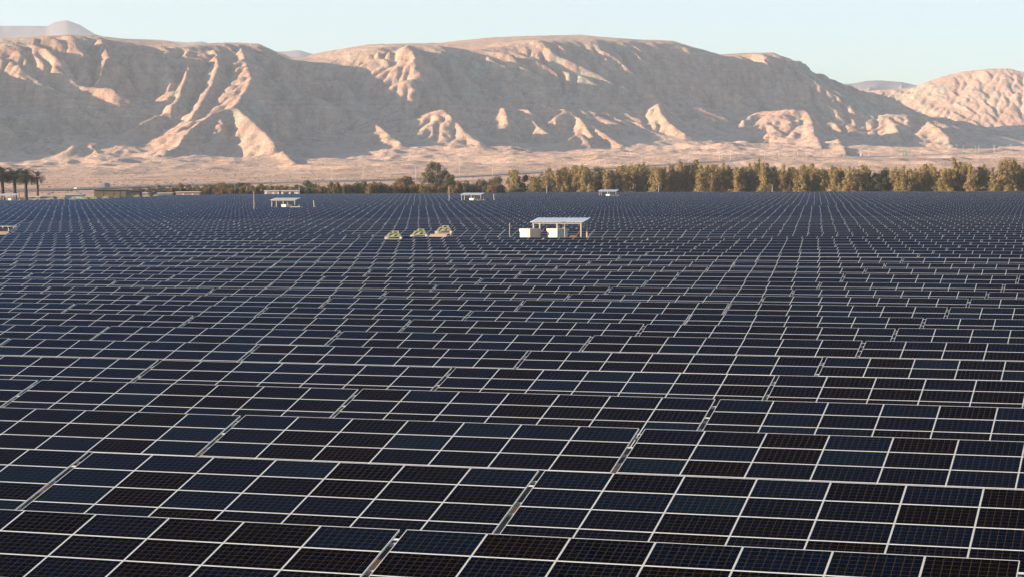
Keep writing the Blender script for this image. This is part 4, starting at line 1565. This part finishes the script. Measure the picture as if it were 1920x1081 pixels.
# ------------------------------------------------------------------ highway: signs, lamps, traffic
M_SIGN = plain('sign_green', (.02, .32, .16), .5, 0, .05)
M_SIGNP = plain('sign_pale', (.45, .62, .42), .5, 0, .05)
def road_sign(px, ytop, w_px, h_px, label, mat, side=-10, border=True):
    p, t, nn = road_frame(station(px))
    q = p + nn * side
    x = at_depth(px, ytop, q[1])
    w, h = w_px / F_PX * q[1], h_px / F_PX * q[1]
    z0 = q[2] - .3
    root = empty('road_sign', (x[0], q[1], z0), 0, label, 'road sign', 'signs along the highway')
    zt = x[2] - z0
    m = MB().box((0, 0, zt - h / 2), (w, .12, h), None, .03)
    link('board', m.mesh('board', mat), root)
    m = MB()
    if border:
        for k, (u, wd) in enumerate(((.32, .5), (.0, .62), (-.30, .4))):
            m.box((-.05 * w, -.075, zt - h / 2 + u * h * .8), (w * wd, .02, h * .10))
        link('marking', m.mesh('marking', M_LINE), root)
    for s in (-.35, .35):
        m = MB().tube((s * w, .1, -.5), (s * w, .1, zt - h + .1), .12, .12, 8)
        link('post', m.mesh('post', M_STEEL), root)
road_sign(1582.5, 291, 6.5, 5.5, 'green road sign on posts, right of the dark bus', M_SIGN)
road_sign(1696.5, 284, 7, 8, 'tallest green road sign, before the sunlit spur foot', M_SIGN, 10)
road_sign(1474, 294, 4, 5, 'pale green small sign left of the dark bus', M_SIGNP, 10, False)
road_sign(1808, 285.5, 4, 3, 'small green road sign furthest right on the highway', M_SIGN, 10, False)
road_sign(1614, 287.5, 3.4, 5, 'small white sign between the two green signs', M_WHITE, 10, False)
road_sign(1723, 286, 3, 4, 'small cream sign right of the tallest green sign', M_CREAM, 10, False)

M_LAMP = plain('lamp_post_paint', (.50, .50, .49), .6)
LP_ = MB().tube((0, 0, -.5), (0, 0, 10), .16, .09, 7).mesh('lamp_post', M_LAMP)
LA_ = MB().bar((0, 0, 10), (0, -2.2, 10.4), .12).mesh('lamp_arm', M_LAMP)
LH_ = MB().box((0, -2.5, 10.4), (.35, .9, .16), None, .03).mesh('lamp_head', M_LAMP)
LAMPS = [(605, -9), (700, 9), (760, -9), (828, 9), (880, 9), (905, -9), (1152, 9), (1220, 9), (1262, -9), (1305, 9), (1338, -9), (1380, 9), (1420, -9), (1446, -9), (1481, -9), (1526, 9), (1559, 9), (1600, -9), (1640, 9), (1660, -9), (1785, 9), (1815, 9), (1820, -9), (1846, 9), (1853, -9), (1876, 9), (1884, -9), (1905, 9), (1912, -9)]
for k, (px, side) in enumerate(LAMPS):
    p, t, nn = road_frame(station(px))
    q = p + nn * side
    root = empty('street_lamp', (q[0], q[1], q[2] - .3), math.atan2(t[1], t[0]) + (math.pi if side < 0 else 0), f'tall thin lamp post, {nth(k + 1)} from the left along the highway', 'street lamp', 'lamps along the highway')
    link('lamp_post', LP_, root)
    link('lamp_arm', LA_, root)
    link('lamp_head', LH_, root)

M_TYRE = plain('tyre', (.03, .03, .03), .9)
M_GLASS = plain('vehicle_glass', (.03, .035, .04), .15)
def paint(name, c):
    return plain(name, c, .35, .1, .05)
def wheels(root, xs, y, r):
    for x in xs:
        for s in (-1, 1):
            m = MB().tube((x, s * y - .12, r), (x, s * y + .12, r), r, r, 14)
            w = link('wheel', m.mesh('wheel', M_TYRE), root)
            m = MB().tube((x, s * y + s * .125 - .005, r), (x, s * y + s * .125 + .005, r), r * .55, r * .55, 10)
            link('rim', m.mesh('rim', M_STEEL), w)
def vehicle_root(name, px, lane, label, cat):
    p, t, nn = road_frame(station(px))
    q = p + nn * lane
    return empty(name, (q[0], q[1], q[2] + .12), math.atan2(t[1], t[0]), label, cat, 'traffic on the highway')
def bus(px, lane, label):
    root = vehicle_root('bus', px, lane, label, 'bus')
    link('body', MB().box((0, 0, 1.85), (11.5, 2.5, 2.7), None, .18).mesh('body', paint('bus_blue', (.035, .055, .10))), root)
    m = MB()
    for s in (-1, 1):
        for k in range(7):
            m.box((-4.6 + k * 1.5, s * 1.255, 2.35), (1.3, .02, .95))
    link('window', m.mesh('window', M_GLASS), root)
    link('windscreen', MB().box((5.76, 0, 2.1), (.02, 2.2, 1.5)).mesh('windscreen', M_GLASS), root)
    for s in (-1, 1):
        link('headlight', MB().box((5.77, s * .9, .9), (.05, .35, .25)).mesh('headlight', M_WHITE), root)
    link('bumper', MB().box((-5.8, 0, .75), (.2, 2.4, .5), None, .04).mesh('bumper', M_WHITE), root)
    wheels(root, (-3.6, 3.7), 1.12, .5)
bus(1515, -2.5, 'long dark blue bus on the highway above the tree belt')
def car(px, lane, label, colour):
    root = vehicle_root('car', px, lane, label, 'car')
    b = MB().box((0, 0, .68), (4.3, 1.75, .62), None, .12)
    b.box((-.2, 0, 1.18), (2.4, 1.55, .55), None, .16)
    link('body', b.mesh('body', paint('car_paint', colour)), root)
    m = MB()
    for s in (-1, 1):
        m.box((-.2, s * .78, 1.2), (1.9, .02, .32))
    m.box((1.0, 0, 1.2), (.02, 1.3, .32)).box((-1.4, 0, 1.2), (.02, 1.3, .32))
    link('window', m.mesh('window', M_GLASS), root)
    wheels(root, (-1.35, 1.35), .8, .32)
car(1532, 2.5, 'white car just right of the dark bus', (.75, .75, .75))
car(1500, 2.6, 'white car just left of the dark bus', (.7, .7, .72))
car(137, -2.5, 'white car on the highway right of the tall palms', (.85, .85, .85))
def truck(px, lane, label):
    root = vehicle_root('truck', px, lane, label, 'truck')
    link('cab', MB().box((3.6, 0, 1.7), (1.9, 2.4, 2.3), None, .12).mesh('cab', paint('truck_cab', (.60, .40, .36))), root)
    link('cargo_box', MB().box((-1.0, 0, 2.0), (6.8, 2.45, 2.5), None, .05).mesh('cargo_box', paint('truck_box', (.16, .17, .19))), root)
    link('windscreen', MB().box((4.56, 0, 2.1), (.02, 2.1, .9)).mesh('windscreen', M_GLASS), root)
    link('chassis', MB().box((0, 0, .65), (8.6, 1.0, .25)).mesh('chassis', M_TYRE), root)
    wheels(root, (-3.2, -2.1, 3.5), 1.05, .48)
truck(191, -2.5, 'dark truck with pinkish cab on the highway at left')

# a mast on the crest at the right
mp = at_depth(1393, 104, 3950)
def mast():
    ys = np.arange(3300, 4600, 5.0)
    d = ray(1393, 100)
    h = hills_height(d[0] / d[1] * ys, ys)
    ang = (h - CAM_Z) / ys
    k = int(np.argmax(ang))
    x, y, z = d[0] / d[1] * ys[k], ys[k], h[k]
    H = at_depth(1393, 89, y)[2] - z
    root = empty('radio_mast', (x, y, z), 0, 'thin lattice radio mast on the crest of the ridge', 'mast')
    b = MB()
    for sx, sy in ((-1, -1), (1, -1), (0, 1)):
        b.tube((sx * .6, sy * .6, -2), (sx * .2, sy * .2, H), .12, .1, 5)
    for k in range(int(H / 2)):
        w = .6 - .4 * (2 * k) / H
        b.bar((-w, -w, 2 * k), (w, -w, 2 * k + 2), .08).bar((w, -w, 2 * k), (0, w, 2 * k + 2), .08)
    link('lattice', b.mesh('lattice', M_STEEL), root)
    link('antenna', MB().tube((0, 0, H), (0, 0, H + 3), .06, .03, 6).mesh('antenna', M_STEEL), root)
mast()
